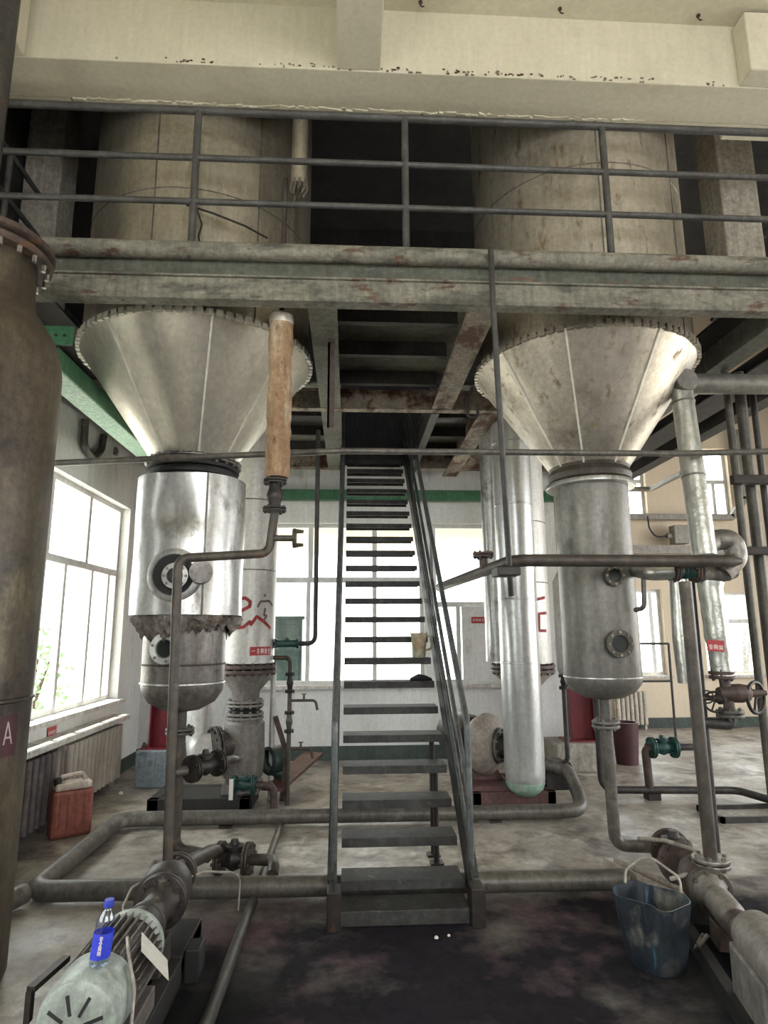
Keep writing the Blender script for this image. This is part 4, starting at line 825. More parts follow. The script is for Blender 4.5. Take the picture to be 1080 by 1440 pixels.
# ================================================================ piping
def pipe(name, label, pts, r, material, bend=0.1, cat='pipe', n=16, group=None):
    return solo(name, MB().tube(fillet(pts, bend), r, n), material, label, cat, group)
def valve(name, label, c, axis, R, L, body, up=(0, 0, 1), wheel=0.0, bonnet=0.1, fl=None, rn=None, stem_m='iron_black', group=None, bolts=6):
    """a flanged valve: body, two bolted flanges, bonnet and (optionally) a hand wheel"""
    c = V(c); w = V(axis).normalized(); up = V(up); up = (up - w * up.dot(w)).normalized(); rn = rn or R * 0.5
    t = thing(name, label, 'valve', tuple(c), group)
    part('valve_body', MB().lathe(c - w * L / 2, w, [(0, 0), (rn, 0), (rn, L * 0.22), (R * 0.62, L * 0.36), (R * 0.72, L * 0.5), (R * 0.62, L * 0.64), (rn, L * 0.78), (rn, L), (0, L)], 24), body, t)
    for s in (-1, 1): part('flange', flange(MB(), c + w * (s * L / 2), w, R, R * 0.15, 0.006, bolts, max(0.006, R * 0.11)), fl or body, t)
    if bonnet:
        part('bonnet', MB().lathe(c, up, [(R * 0.5, 0), (R * 0.45, bonnet * 0.5), (R * 0.6, bonnet * 0.55), (R * 0.6, bonnet * 0.7), (R * 0.3, bonnet * 0.75), (R * 0.22, bonnet), (0, bonnet)], 20), body, t)
    if wheel:
        o = c + up * (bonnet + wheel * 0.6); u = up.orthogonal().normalized(); x = up.cross(u)
        hw = part('handwheel', MB().torus(o, up, wheel, wheel * 0.11, 28, 8), stem_m, t)
        for k in range(3):
            a = 2 * PI * k / 3 + 0.4; d = u * math.cos(a) + x * math.sin(a); part('spoke', MB().tube([o - up * wheel * 0.1, o + d * wheel * 0.5 - up * wheel * 0.08, o + d * wheel], wheel * 0.08, 8), stem_m, hw)
        part('stem', MB().cyl(c + up * bonnet * 0.9, o + up * 0.01, wheel * 0.13), stem_m, t)
    return t

# --- floor pipe loop
pipe('floor_pipe', 'long grey floor pipe crossing in front and turning back along the left side', [(1.74, 4.22, 0.075), (-1.90, 4.27, 0.075), (-1.90, 5.76, 0.075), (1.82, 5.74, 0.075), (2.02, 5.76, 0.08), (2.06, 5.95, 0.16), (2.03, 6.12, 0.33), (1.86, 6.24, 0.36)], 0.06, 'pipe_grey', 0.12)
pipe('pipe_stub', 'short grey pipe stub running from the floor pipe corner behind the brown tank', [(-1.93, 4.24, 0.075), (-2.03, 3.93, 0.075)], 0.058, 'pipe_grey')
pipe('floor_conduit', 'thin black pipe lying on the floor left of the stair, running away from the viewer', [(-0.575, 2.35, 0.032), (-0.565, 4.0, 0.032), (-0.562, 4.15, 0.032)], 0.030, 'pipe_dark')
pipe('floor_conduit', 'thin dark pipe lying on the floor between the two cross pipes left of the stair', [(-0.56, 4.36, 0.028), (-0.56, 6.0, 0.028)], 0.026, 'pipe_brown')
for k, x in enumerate((-1.02, 1.25)):
    solo('pipe_saddle', MB().box2((x - 0.05, 5.70, 0.0), (x + 0.05, 5.79, 0.02)), 'iron_black', 'small black saddle under the rear floor pipe, %s of the stair' % ('left' if k == 0 else 'right'), 'saddle', smooth=False)

# --- left pump discharge line
dl = V((-0.955, 3.70, 0.385)); zh = 2.024
vtop = V((-0.474, 3.95, 2.335))
pipe('discharge_pipe', 'brown-grey pipe rising from the left pump and stepping across to the rusty lagged pipe', [dl, (-0.995, 3.72, zh), (-0.502, 3.95, 2.082), vtop], 0.027, 'pipe_brown', 0.07)
rx = -0.463
rp = thing('lagged_pipe', 'rusty orange-brown lagged pipe hanging below the platform edge', 'pipe', (rx, 3.95, 2.565))
zr0, zr1 = 2.565, 3.640
m = MB(); rows = [(0.0, zr0), (0.07, zr0)] + [(0.078 + random.uniform(-0.004, 0.005), zr0 + 0.02 + (zr1 - zr0 - 0.04) * k / 22) for k in range(23)] + [(0.072, zr1), (0.02, zr1 + 0.01), (0, zr1 + 0.01)]
part('lagging', m.lathe((rx, 3.95, 0), (0, 0, 1), rows, 24), 'rust_insulation', rp)
part('end_cap', MB().lathe((rx, 3.95, zr1 - 0.03), (0, 0, 1), [(0.0805, 0), (0.0825, 0.01), (0.0825, 0.06), (0.07, 0.072), (0, 0.074)], 24), 'steel_tank_dirty', rp)
part('core_pipe', MB().cyl((rx, 3.95, zr1), (rx, 3.95, 4.72), 0.017), 'pipe_brown', rp)
zv = (vtop.z + zr0) / 2
valve('check_valve', 'black flanged valve hanging under the rusty lagged pipe', (rx - 0.012, 3.95, zv), (0, 0, 1), 0.074, zr0 - vtop.z - 0.05, 'iron_black', up=(-1, 0, 0), bonnet=0, rn=0.038, fl='iron_black')
bz = 2.177
bt = thing('branch_stub', 'short flanged pipe stub with a broken cap beside the black valve', 'pipe', (rx + 0.08, 3.95, bz))
part('stub_pipe', MB().cyl((vtop.x, 3.95, bz), (-0.342, 3.95, bz), 0.02), 'pipe_olive', bt)
part('stub_flange', MB().lathe((-0.355, 3.95, bz), (1, 0, 0), [(0, 0), (0.062, 0), (0.062, 0.02), (0.03, 0.022), (0, 0.022)], 24), 'pipe_olive', bt)
for s in (1, -1): part('broken_lug', MB().cyl((-0.346, 3.95, bz + s * 0.045), (-0.289, 3.95, bz + s * 0.042), 0.016, 0.010, n=8), 'pipe_olive', bt)

# --- silver pipe end on the upper level, right of the left tank
zt0 = 4.739
up_ = thing('vent_pipe', 'silver pipe with a torn lower end hanging beside the left hopper tank above the railing', 'pipe', (-0.376, 4.05, zt0))
part('pipe_run', MB().tube([(-0.376, 4.05, zt0), (-0.376, 4.05, 6.9)], 0.058, 20), 'steel_tank', up_)
m = MB()
for k in range(9):
    a = 2 * PI * k / 9; c = V((-0.376 + 0.045 * math.cos(a), 4.05 + 0.045 * math.sin(a), zt0)); m.tube([c + V((0, 0, 0.03)), c + V((0.01 * math.cos(a), 0.01 * math.sin(a), -0.03)), c + V((-0.015, 0, -0.05 - 0.05 * random.random()))], [0.016, 0.013, 0.004], 6)
tw = part('torn_end', m, 'torn_wool', up_); tw['kind'] = 'stuff'

# --- drain of the left vessel, valve and suction
zd = zb
dp = thing('drain_pipe', 'brown drain pipe below the left vessel running down to the floor', 'pipe', (-1.20, 4.78, 0.13))
part('pipe_run', MB().tube(fillet([(-1.20, 4.79, zd + 0.01), (-1.20, 4.79, 0.13), (-0.933, 4.66, 0.125)], 0.09), 0.042, 16), 'pipe_brown', dp)
part('drain_flange', flange(MB(), (-1.20, 4.79, 0.912), (0, 0, 1), 0.10, 0.018, 0.008, 6, 0.011), 'pipe_olive', dp)
vc = V((-0.755, 4.60, 0.125))
valve('gate_valve', 'rusty black flanged valve on the floor between the left drain and the floor pipe', vc, (1, -0.17, 0), 0.105, 0.19, 'iron_black', bonnet=0.12, fl='pipe_brown', bolts=8)
ex = -0.476
pipe('elbow_pipe', 'grey elbow pipe dropping from the rusty valve into the front floor pipe', [vc + V((0.12, -0.02, 0.0)), (ex - 0.02, 4.52, 0.135), (ex + 0.01, 4.36, 0.15), (ex + 0.01, 4.30, 0.125)], 0.036, 'pipe_brown', 0.05)
pipe('suction_pipe', 'short brown branch pipe from the left drain down to the left pump', [(-0.86, 4.70, 0.13), (-0.87, 4.45, 0.22), (-0.91, 4.02, 0.30), (-0.93, 3.86, 0.305)], 0.042, 'pipe_brown', 0.12)
# branch valve on the left riser
zbv = 0.842
pipe('branch_pipe', 'short brown pipe branching off the left riser above the floor', [(-0.985, 3.73, zbv), (-0.905, 3.80, zbv)], 0.026, 'pipe_brown')
bv0, bv1 = V((-0.883, 3.84, zbv)), V((-0.775, 4.0, zbv))
valve('gate_valve', 'black flanged valve on the branch pipe of the left riser', (bv0 + bv1) / 2, bv1 - bv0, 0.075, (bv1 - bv0).length, 'iron_black', bonnet=0.09, fl='iron_black')
pipe('branch_pipe', 'brown pipe running back from the branch valve to the left circulation pump', [bv1 + V((0.02, 0.015, 0)), bv1 + V((0.06, 0.15, -0.01)), (-1.02, 6.22, 0.45)], 0.026, 'pipe_brown', 0.06)
gvx = -0.919
valve('gate_valve', 'dark green flanged valve low in front of the left circulation pump', (gvx, 5.98, 0.28), (1, 0, 0), 0.082, 0.17, 'valve_green', bonnet=0.08)
pipe('branch_pipe', 'rusty elbow pipe right of the low green valve by the left circulation pump', [(gvx + 0.10, 5.98, 0.28), (gvx + 0.26, 5.98, 0.27), (gvx + 0.27, 5.98, 0.0)], 0.032, 'iron_rust', 0.06)
solo('white_tag', MB().box((gvx - 0.09, 5.86, 0.27), (0.035, 0.006, 0.17)), 'debris_white', 'small white strip hanging at the low green valve', 'tag', smooth=False)

# --- sampling lines left of the stair
sx_ = -0.336; gz = 1.488
pipe('sample_pipe', 'thin dark pipe hanging beside the stair and bending to the dark green valve', [(sx_, 6.4, 3.68), (sx_, 6.4, gz), (-0.497, 6.4, gz)], 0.023, 'pipe_dark', 0.07)
gx0, gx1 = -0.719, -0.504
valve('gate_valve', 'dark green flanged valve beside the graffiti column', ((gx0 + gx1) / 2, 6.4, gz), (1, 0, 0), 0.052, gx1 - gx0, 'valve_green', bonnet=0.06, rn=0.035)
pipe('sample_pipe', 'short dark pipe joining the dark green valve to the graffiti column', [(gx0 - 0.01, 6.4, gz), (LC[0] + 0.25, 6.42, gz)], 0.022, 'pipe_dark')
s2 = -0.573; z2a = 1.353
sp = thing('sample_pipe', 'thin brown standpipe with two drain taps left of the stair', 'pipe', (s2, 6.4, 0.0))
part('pipe_run', MB().tube(fillet([(LC[0] + 0.25, 6.42, z2a), (s2, 6.4, z2a), (s2, 6.4, 0.0)], 0.05), 0.021, 12), 'pipe_brown', sp)
for zt_, ln, mm in ((0.948, 0.25, 'pipe_olive'), (0.503, 0.21, 'iron_rust')):
    tp = part('drain_tap', MB().tube(fillet([(s2, 6.4, zt_), (s2 + ln, 6.4, zt_), (s2 + ln + 0.02, 6.4, zt_ - 0.09)], 0.04), 0.013, 10), mm, sp)
    part('tap_lever', MB().box((s2 + ln * 0.55, 6.4, zt_ + 0.03), (0.02, 0.012, 0.06)).box((s2 + ln * 0.55, 6.4, zt_ + 0.06), (0.05, 0.014, 0.008)), mm, tp, smooth=False)
valve('gate_valve', 'small black flanged valve above the taps on the standpipe left of the stair', (s2, 6.4, 1.116), (0, 0, 1), 0.048, 0.16, 'iron_black', up=(0, -1, 0), bonnet=0.06)
valve('gate_valve', 'small yellow-grey flanged valve between the taps on the standpipe left of the stair', (s2, 6.4, 0.751), (0, 0, 1), 0.048, 0.17, 'pipe_olive', up=(0, -1, 0), bonnet=0.05, fl='iron_black')
wx = -0.759
pipe('thin_pipe', 'thin white pipe standing beside the graffiti column', [(wx, 6.62, 1.30), (wx, 6.62, 0.0)], 0.028, 'column_white')
solo('pipe_brace', MB().beam((wx + 0.03, 6.60, 0.78), (wx + 0.16, 6.55, 0.42), 0.05, 0.016, (0, 1, 0)).beam((wx + 0.16, 6.55, 0.42), (wx + 0.12, 6.55, 0.0), 0.05, 0.016, (0, 1, 0)), 'iron_rust', 'bent brown flat bar brace beside the thin white pipe', 'brace', smooth=False)
pipe('drain_hose', 'black rubber hose curving down behind the left circulation pump', [(-0.927, 6.550, 0.836), (-0.888, 6.600, 0.695), (-0.894, 6.600, 0.461), (-0.799, 6.600, 0.281), (-0.635, 6.700, 0.205)], 0.05, 'hose_green', 0.12)
# bent conduit on the left wall
pipe('wall_conduit', 'grey U-shaped pipe bend on the left wall below the green beam', [(-2.600, 6.090, 3.661), (-2.600, 6.110, 3.391), (-2.600, 6.367, 3.340), (-2.600, 6.543, 3.490), (-2.600, 6.569, 3.653)], 0.035, 'pipe_grey', 0.09)
solo('wall_switch', MB().box((-2.630, 7.017, 3.603), (0.03, 0.06, 0.09)).cyl(V((-2.630, 7.017, 3.603)), V((-2.630, 7.017, 3.603)) + V((0.025, 0, 0)), 0.022), 'box_grey', 'small grey switch on the left wall under the green beam', 'switch', bevel=0.004)
# thin pipe slung across the whole hall
pipe('cross_pipe', 'thin grey pipe slung level across the hall in front of both vessel necks', [(-2.158, 4.430, 2.771), (-0.062, 4.260, 2.838), (2.317, 4.240, 2.837), (3.163, 4.240, 2.867)], 0.022, 'pipe_grey', 0.3)

# --- right side: lance, flanged line in front of the grey vessel
lx0, lx1 = (0.887, 3.610, 3.984), (1.057, 4.120, 1.825); lxm = (0.889, 3.610, 3.562)
pipe('sloping_pipe', 'thin dark pipe hanging from the platform edge down past the right cone', [lx0, lxm, lx1], 0.019, 'pipe_dark')
hz = 2.066
hl = thing('header_pipe', 'brown-grey header pipe passing in front of the right vessel and bending back beside the stair', 'pipe', (1.5, 4.18, hz))
part('pipe_run', MB().tube(fillet([(0.881, 6.200, 2.024), (1.097, 4.18, hz), (2.587, 4.18, hz - 0.005)], 0.14), 0.042, 18), 'pipe_brown', hl)
ce = V((2.587, 4.18, hz - 0.005))
part('end_cone', MB().lathe(ce, (1, 0, 0), [(0.042, -0.005), (0.043, 0.02), (0.02, 0.09), (0.0, 0.10)], 20), 'pipe_brown', hl)
fz = V((1.015, 4.750, 2.064))
part('branch_neck', MB().cyl(fz, fz + V((0, 0, 0.10)), 0.032), 'iron_rust', hl)
part('branch_flange', flange(MB(), fz + V((0, 0, 0.105)), (0, 0, 1), 0.078, 0.016, 0.006, 6, 0.009), 'iron_rust', hl)
solo('pipe_bracket', MB().box2((0.949, 4.02, hz - 0.115), (1.102, 4.20, hz - 0.055)), 'iron_black', 'black block clamped under the bend of the header pipe', 'bracket', smooth=False, bevel=0.008)

# insulated riser and horizontal line at the right
a_, b_ = V((2.523, 4.450, 3.452)), V((2.492, 4.300, 2.111))
ir = thing('insulated_pipe', 'silver clad pipe running down from the bend below the right platform beams', 'pipe', tuple(b_))
part('riser', MB().tube([a_, a_ * 0.5 + b_ * 0.5, b_], [0.078, 0.080, 0.083], 24), 'foil_wrap', ir)
part('horizontal_run', MB().tube([a_ + V((0.0, 0, 0)), (3.9, 4.45, a_.z + 0.02)], 0.078, 24), 'steel_vessel', ir)
part('mitre_bend', MB().lathe(a_ + V((0.0, 0.04, 0.0)), (0, -1, 0), [(0, 0), (0.086, 0.0), (0.090, 0.02), (0.090, 0.12), (0.082, 0.14), (0, 0.14)], 28), 'steel_vessel', ir)
d_ = (b_ - a_).normalized()
for k in (0.12, 0.56): part('band_seam', MB().lathe(a_ + (b_ - a_) * k, d_, [(0.080, -0.008), (0.0845, -0.004), (0.0845, 0.004), (0.080, 0.008)], 24), 'steel_vessel', ir)
we = thing('wrapped_elbow', 'dark wrapped pipe elbow at the foot of the silver clad riser', 'pipe fitting', (2.630, 4.340, 2.024))
part('elbow_upper', MB().tube(fillet([(2.516, 4.340, 2.176), (2.596, 4.360, 2.230), (2.745, 4.360, 2.246), (2.760, 4.360, 2.103), (2.639, 4.360, 1.996)], 0.07, 5), 0.075, 18), 'foil_wrap_dark', we)
part('elbow_lower', MB().tube(fillet([(2.745, 4.400, 2.030), (2.647, 4.400, 2.000), (2.506, 4.400, 2.000)], 0.05), 0.068, 18), 'foil_wrap_dark', we)
gc = V((2.387, 4.400, 2.015))
valve('green_valve', 'dark green valve behind the header pipe at the right', gc, (1, 0, 0), 0.085, 0.15, 'valve_green', up=(0, 0, -1), bonnet=0, fl='iron_rust', rn=0.06)
pipe('wrapped_pipe', 'silver wrapped pipe between the grey vessel and the dark green valve', [(2.131, 4.620, 2.052), (2.151, 4.420, 2.007), gc - V((0.09, 0, 0))], 0.062, 'foil_wrap', 0.08)
pipe('drain_loop', 'thin pale drain pipe looping down beside the grey vessel', [(2.124, 4.480, 1.976), (2.112, 4.480, 1.757), (2.074, 4.550, 1.745)], 0.017, 'pipe_grey', 0.04)
pipe('clad_pipe', 'crumpled silver sleeve on the pipe behind the right riser', [(2.345, 4.420, 1.956), (2.331, 4.420, 1.532), (2.344, 4.420, 1.241)], 0.058, 'foil_wrap', 0.2)
lo0, lo1 = V((2.579, 4.420, 1.940)), V((2.609, 4.420, 1.287))
lp = thing('lagged_pipe', 'crumpled silver lagged pipe with a red label leading down to the hand wheels', 'pipe', tuple(lo1))
m = MB(); N = 12
pts = [lo0 + (lo1 - lo0) * k / N + V((random.uniform(-0.006, 0.006), 0, 0)) for k in range(N + 1)]; m.tube(pts, [0.088 + random.uniform(-0.006, 0.006) - 0.012 * (k / N) for k in range(N + 1)], 22)
part('lagging', m, 'foil_wrap', lp)
q = V((2.522, 4.330, 1.493)); wq = V((0.998, 0.0, -0.07))
sk = part('red_label', MB().beam(q - wq * 0.058, q + wq * 0.062, 0.004, 0.075, (0, 0, 1)), 'sticker_red', lp, label='red label with white characters', smooth=False)
m = MB()
for k in range(3): glyph(m, q + V((-0.052 + 0.036 * k, -0.003, -0.022 - 0.003 * k)), (1, 0, -0.07), (0, 0, 1), HAN[k], 0.034, 0.005)
part('characters', m, 'sticker_white', sk, smooth=False)
# hand-wheel valves below the lagged pipe
jc = V((2.621, 4.420, 1.167))
hv = thing('wheel_valve', 'rusty double valve with hand wheels below the silver lagged pipe', 'valve', tuple(jc))
part('valve_body', MB().cyl(jc + V((-0.01, 0, 0.13)), jc + V((0.01, 0, -0.12)), 0.036).lathe(jc, (1, 0, 0), [(0, -0.06), (0.04, -0.06), (0.06, 0.0), (0.065, 0.10), (0.055, 0.15), (0.03, 0.17), (0.018, 0.28), (0, 0.28)], 20).lathe(jc + V((0, 0, -0.03)), (-1, 0, 0), [(0.04, 0), (0.045, 0.06), (0.02, 0.08), (0.014, 0.2), (0, 0.2)], 16), 'iron_rust', hv)
part('flange', flange(MB(), jc + V((-0.02, 0, 0.125)), (0, 0, 1), 0.085, 0.022, 0.008, 6, 0.011), 'iron_rust', hv)
part('flange', flange(MB(), jc + V((0.01, 0, -0.135)), (0, 0, 1), 0.09, 0.02, 0.008, 6, 0.011), 'pipe_olive', hv)
def wheel(root, c, ax, R, mname='iron_black'):
    c = V(c); ax = V(ax).normalized(); hw = part('handwheel', MB().torus(c, ax, R, R * 0.12, 28, 8), mname, root); u = ax.orthogonal().normalized(); x = ax.cross(u)
    for k in range(3):
        a = 2 * PI * k / 3 + 0.5; d = u * math.cos(a) + x * math.sin(a); part('spoke', MB().tube([c, c + d * R], R * 0.09, 8), mname, hw)
wheel(hv, (2.827, 4.420, 1.136), (0.55, -1, 0.0), 0.105)
wheel(hv, (2.506, 4.380, 1.115), (-0.7, -1, 0.1), 0.066)
wheel(hv, (2.477, 4.420, 1.145), (-0.7, -1, 0.3), 0.042)
pipe('return_pipe', 'dark elbow pipe leading left from below the hand wheels', [jc + V((0.01, 0, -0.15)), jc + V((0.005, 0, -0.21)), (2.379, 4.420, 0.981)], 0.036, 'pipe_dark', 0.07)
# right pump riser
rpx, rpy = 1.985, 3.66
pipe('discharge_pipe', 'dark grey riser pipe standing on the right pump', [(rpx, rpy, 0.36), (rpx, rpy, 1.882)], 0.036, 'pipe_brown')
pipe('thin_riser', 'thin dark pipe standing just behind the right pump riser', [(2.50, 4.52, 0.0), (2.50, 4.52, 1.95)], 0.024, 'pipe_dark')
# drain of the grey vessel
dg = thing('drain_pipe', 'grey drain pipe below the right vessel bending at the floor towards the right pump', 'pipe', (1.90, 4.80, 0.09))
part('pipe_run', MB().tube(fillet([(1.90, 4.80, zbr + 0.01), (1.91, 4.80, 0.09), (2.42, 4.72, 0.085)], 0.08), 0.043, 16), 'pipe_grey', dg)
part('drain_flange', flange(MB(), (1.90, 4.80, 0.920), (0, 0, 1), 0.10, 0.02, 0.01, 6, 0.012), 'casing_grey', dg)
# small riser between downcomer and grey vessel
sx3 = 2.032
sr = thing('insulated_pipe', 'slim clad pipe with a pointed cap between the shiny downcomer and the right vessel', 'pipe', (sx3, 6.1, 0))
zs0, zs1 = 1.214, 2.071
part('cladding', MB().lathe((sx3, 6.1, 0), (0, 0, 1), [(0.02, zs0 - 0.03), (0.045, zs0), (0.052, zs0 + 0.06), (0.052, zs1), (0.03, zs1 + 0.04), (0.0, zs1 + 0.10)], 20), 'column_white', sr)
part('lower_pipe', MB().tube(fillet([(sx3, 6.1, zs0), (sx3, 6.1, 0.42), (sx3 - 0.1, 6.2, 0.34)], 0.06), 0.022, 12), 'pipe_dark', sr)
valve('gate_valve', 'small black valve under the slim clad pipe left of the right vessel', (sx3, 6.1, zs0 - 0.09), (0, 0, 1), 0.045, 0.11, 'iron_black', up=(0, -1, 0), bonnet=0.05)
# floor pipe behind the grey vessel with green valve
fx0 = 2.447
fp = thing('floor_pipe', 'thin dark floor pipe behind the right vessel with a riser at its left end', 'pipe', (3.0, 6.38, 0.08))
part('pipe_run', MB().tube(fillet([(fx0, 6.38, 1.35), (fx0, 6.38, 0.09), (3.75, 6.30, 0.08), (3.95, 5.4, 0.08)], 0.12), 0.036, 14), 'pipe_dark', fp)
part('pipe_foot', MB().box2((2.927 - 0.06, 6.30, 0.0), (2.927 + 0.06, 6.42, 0.06)), 'iron_black', fp, smooth=False)
vg = V((3.071, 6.360, 0.473))
valve('green_valve', 'dark green flanged valve on the low branch right of the right vessel drain', vg, (1, 0, 0), 0.10, 0.22, 'valve_green', bonnet=0.12, fl='valve_green', bolts=8)
pipe('branch_pipe', 'rusty elbow pipe from the low green valve down to the thin floor pipe', [vg - V((0.11, 0, 0)), (2.895, 6.36, vg.z - 0.02), (2.909, 6.36, 0.10)], 0.04, 'iron_rust', 0.09)
pipe('branch_pipe', 'dark pipe leading right from the low green valve', [vg + V((0.11, 0, 0)), vg + V((0.42, 0.0, 0)), vg + V((0.44, 0.0, 0.5))], 0.034, 'pipe_dark', 0.08)

# vertical service pipes at the right edge
for k, (px_, r_, mm, lab) in enumerate(((3.045, 0.030, 'pipe_olive', 'left slim vertical service pipe at the right edge'), (3.187, 0.042, 'pipe_olive', 'thick middle vertical service pipe at the right edge'), (3.327, 0.026, 'pipe_dark', 'right slim vertical service pipe at the right edge'))):
    pipe('service_pipe', lab, [(px_, 4.7 + 0.05 * k, 0.0), (px_, 4.7 + 0.05 * k, 3.68)], r_, mm)
cz = 2.747
solo('pipe_clamp', MB().box2((2.960, 4.60, cz - 0.035), (3.6, 4.66, cz + 0.035)), 'iron_black', 'dark steel clamp bar across the vertical service pipes, upper one', 'clamp', smooth=False, bevel=0.005)
cz = 2.190
solo('pipe_clamp', MB().box2((2.910, 4.60, cz - 0.03), (3.6, 4.66, cz + 0.03)), 'iron_black', 'dark steel clamp bar across the vertical service pipes, lower one', 'clamp', smooth=False, bevel=0.005)
# cable trays and box on the far wall
zf1 = 3.543; zf2 = 2.962
tr = thing('cable_duct', 'grey cable duct along the far beige wall rising beside the upper window', 'duct', (5.6, 10.6, zf1))
part('duct_run', MB().beam((3.5, 10.6, zf1), (6.72, 10.6, zf1), 0.10, 0.10), 'box_grey', tr, smooth=False)
part('duct_run', MB().beam((6.70, 10.6, zf1), (6.98, 10.6, zf1 + 0.35), 0.10, 0.10), 'box_grey', tr, smooth=False)
part('duct_run', MB().beam((6.96, 10.6, zf1 + 0.33), (6.96, 10.6, zf1 + 1.6), 0.10, 0.10, (0, 1, 0)), 'box_grey', tr, smooth=False)
solo('cable_duct', MB().box2((3.5, 10.5, zf2 - 0.07), (8.5, 10.62, zf2 + 0.07)), 'box_grey', 'dark straight cable duct along the far beige wall under the junction box', 'duct', smooth=False)
jb = V((5.667, 10.500, 3.215))
jx = thing('junction_box', 'grey junction box with a looped cable on the far beige wall', 'box', (jb.x, jb.y, jb.z - 0.18))
part('box_body', MB().box(jb, (0.26, 0.2, 0.32)), 'box_grey', jx, smooth=False, bevel=0.015)
part('cable_gland', MB().cyl(jb + V((-0.13, 0, -0.02)), jb + V((-0.22, 0, -0.02)), 0.05), 'box_grey', jx)
part('cable', MB().tube(fillet([jb + V((-0.2, 0, -0.02)), jb + V((-0.42, 0, -0.05)), jb + V((-0.52, 0, 0.12)), jb + V((-0.53, 0, 0.32))], 0.15), 0.014, 8), 'rubber_black', jx)
pipe('wall_pipe', 'pale thin pipe bracketed under the platform on the far wall', [(3.6, 10.6, 4.037), (5.283, 10.6, 4.039), (5.001, 9.0, 3.927)], 0.045, 'box_grey', 0.1)

# ================================================================ foreground pumps
LP = thing('pump_set', 'left foreground pump with a pale green finned motor and slotted fan cover', 'pump', (-0.90, 3.0, 0.0))
mx, mz = -0.905, 0.318
fc = part('fan_cover', MB().lathe((mx, 2.43, mz), (0, 1, 0), [(0, -0.012), (0.035, -0.012), (0.06, -0.010), (0.110, 0.0), (0.129, 0.012), (0.137, 0.04), (0.139, 0.20), (0.135, 0.205), (0.12, 0.205)], 48), 'motor_green', LP, label='pale green domed fan cover')
for k in range(8):
    a = 2 * PI * k / 8 + 0.28; d = V((math.cos(a), 0, math.sin(a))); p0 = V((mx, 2.43, mz))
    part('vent_slot', MB().beam(p0 + d * 0.038 + V((0, -0.0115, 0)), p0 + d * 0.098 + V((0, -0.0045, 0)), 0.011, 0.005, (0, -1, 0)), 'rubber_black', fc, smooth=False)
part('motor_body', MB().cyl((mx, 2.60, mz), (mx, 2.97, mz), 0.112, n=40), 'motor_grey', LP)
fin = MB().box((0.125, 0, 0), (0.034, 0.30, 0.006)).mesh('cooling_fin', 'motor_grey', smooth=False)
for k in range(30):
    a = 2 * PI * k / 30; o = piece('cooling_fin', fin, LP, (mx + 0.90, -0.20, mz)); o.rotation_euler = (0, a, 0)
part('end_bell', MB().lathe((mx, 2.95, mz), (0, 1, 0), [(0.12, 0), (0.135, 0.01), (0.135, 0.05), (0.10, 0.09), (0.085, 0.11)], 36), 'motor_green', LP)
part('bearing_housing', MB().lathe((mx, 3.05, mz), (0, 1, 0), [(0.082, 0), (0.085, 0.12), (0.09, 0.125), (0.09, 0.15), (0.075, 0.16), (0.072, 0.30), (0.095, 0.34), (0.105, 0.37)], 32), 'pump_iron', LP)
part('volute', MB().lathe((mx - 0.02, 3.43, mz), (0, 1, 0), [(0.06, 0), (0.105, 0.02), (0.125, 0.06), (0.13, 0.16), (0.115, 0.22), (0.08, 0.25), (0.075, 0.34)], 40).cyl((-0.955, 3.60, mz), (-0.955, 3.66, mz + 0.03), 0.05), 'pump_iron', LP)
part('back_plate', flange(MB(), (mx, 3.42, mz), (0, 1, 0), 0.125, 0.02, 0.008, 10, 0.012), 'pump_iron', LP)
part('discharge_neck', MB().cyl((-0.955, 3.66, mz), (-0.955, 3.70, mz + 0.055), 0.05, 0.045), 'pump_iron', LP)
part('discharge_flange', flange(MB(), (-0.955, 3.70, mz + 0.06), (0, 0, 1), 0.088, 0.018, 0.008, 6, 0.011), 'casing_grey', LP)
part('suction_flange', flange(MB(), (mx - 0.02, 3.78, mz), (0, 1, 0), 0.105, 0.022, 0.010, 8, 0.012), 'pump_iron', LP)
part('base_rail', MB().box2((mx - 0.14, 2.42, 0.0), (mx - 0.06, 3.72, 0.12)).box2((mx + 0.06, 2.42, 0.0), (mx + 0.14, 3.72, 0.12)).box2((mx - 0.14, 3.3, 0.05), (mx + 0.14, 3.7, 0.13)), 'base_dark', LP, smooth=False, bevel=0.005)
part('motor_foot', MB().box2((mx - 0.13, 2.65, 0.12), (mx + 0.13, 2.92, 0.20)), 'motor_grey', LP, smooth=False, bevel=0.006)
part('bearing_foot', MB().box2((mx - 0.09, 3.12, 0.12), (mx + 0.09, 3.30, 0.24)), 'pump_iron', LP, smooth=False, bevel=0.006)
part('coupling_guard', MB().box2((mx + 0.145, 3.32, 0.0), (mx + 0.22, 3.44, 0.15)), 'rubber_black', LP, smooth=False, bevel=0.01)
tb = V((mx - 0.185, 2.66, 0.36))
part('side_bracket', MB().beam(tb + V((-0.03, -0.08, -0.10)), tb + V((-0.03, -0.08, 0.0)), 0.02, 0.03, (0, 1, 0)).beam(tb + V((-0.03, -0.08, 0.0)), tb + V((0.0, 0.14, 0.0)), 0.03, 0.02).beam(tb + V((0.05, -0.02, -0.02)), tb + V((0.08, 0.16, -0.02)), 0.025, 0.02), 'iron_black', LP, smooth=False)
cq = V((-0.745, 2.77, 0.372))
R_ = Matrix.Rotation(0.30, 3, 'Z') @ Matrix.Rotation(0.85, 3, 'Y')
solo('paper_card', MB().box(cq, (0.155, 0.16, 0.003), rot=R_), 'paper_card', 'blank off-white card lying on the left pump motor', 'card', smooth=False)
cb_ = thing('power_cable', 'pale thin cable draped over the left pump motor to the floor', 'cable', (mx + 0.15, 2.55, 0.0))
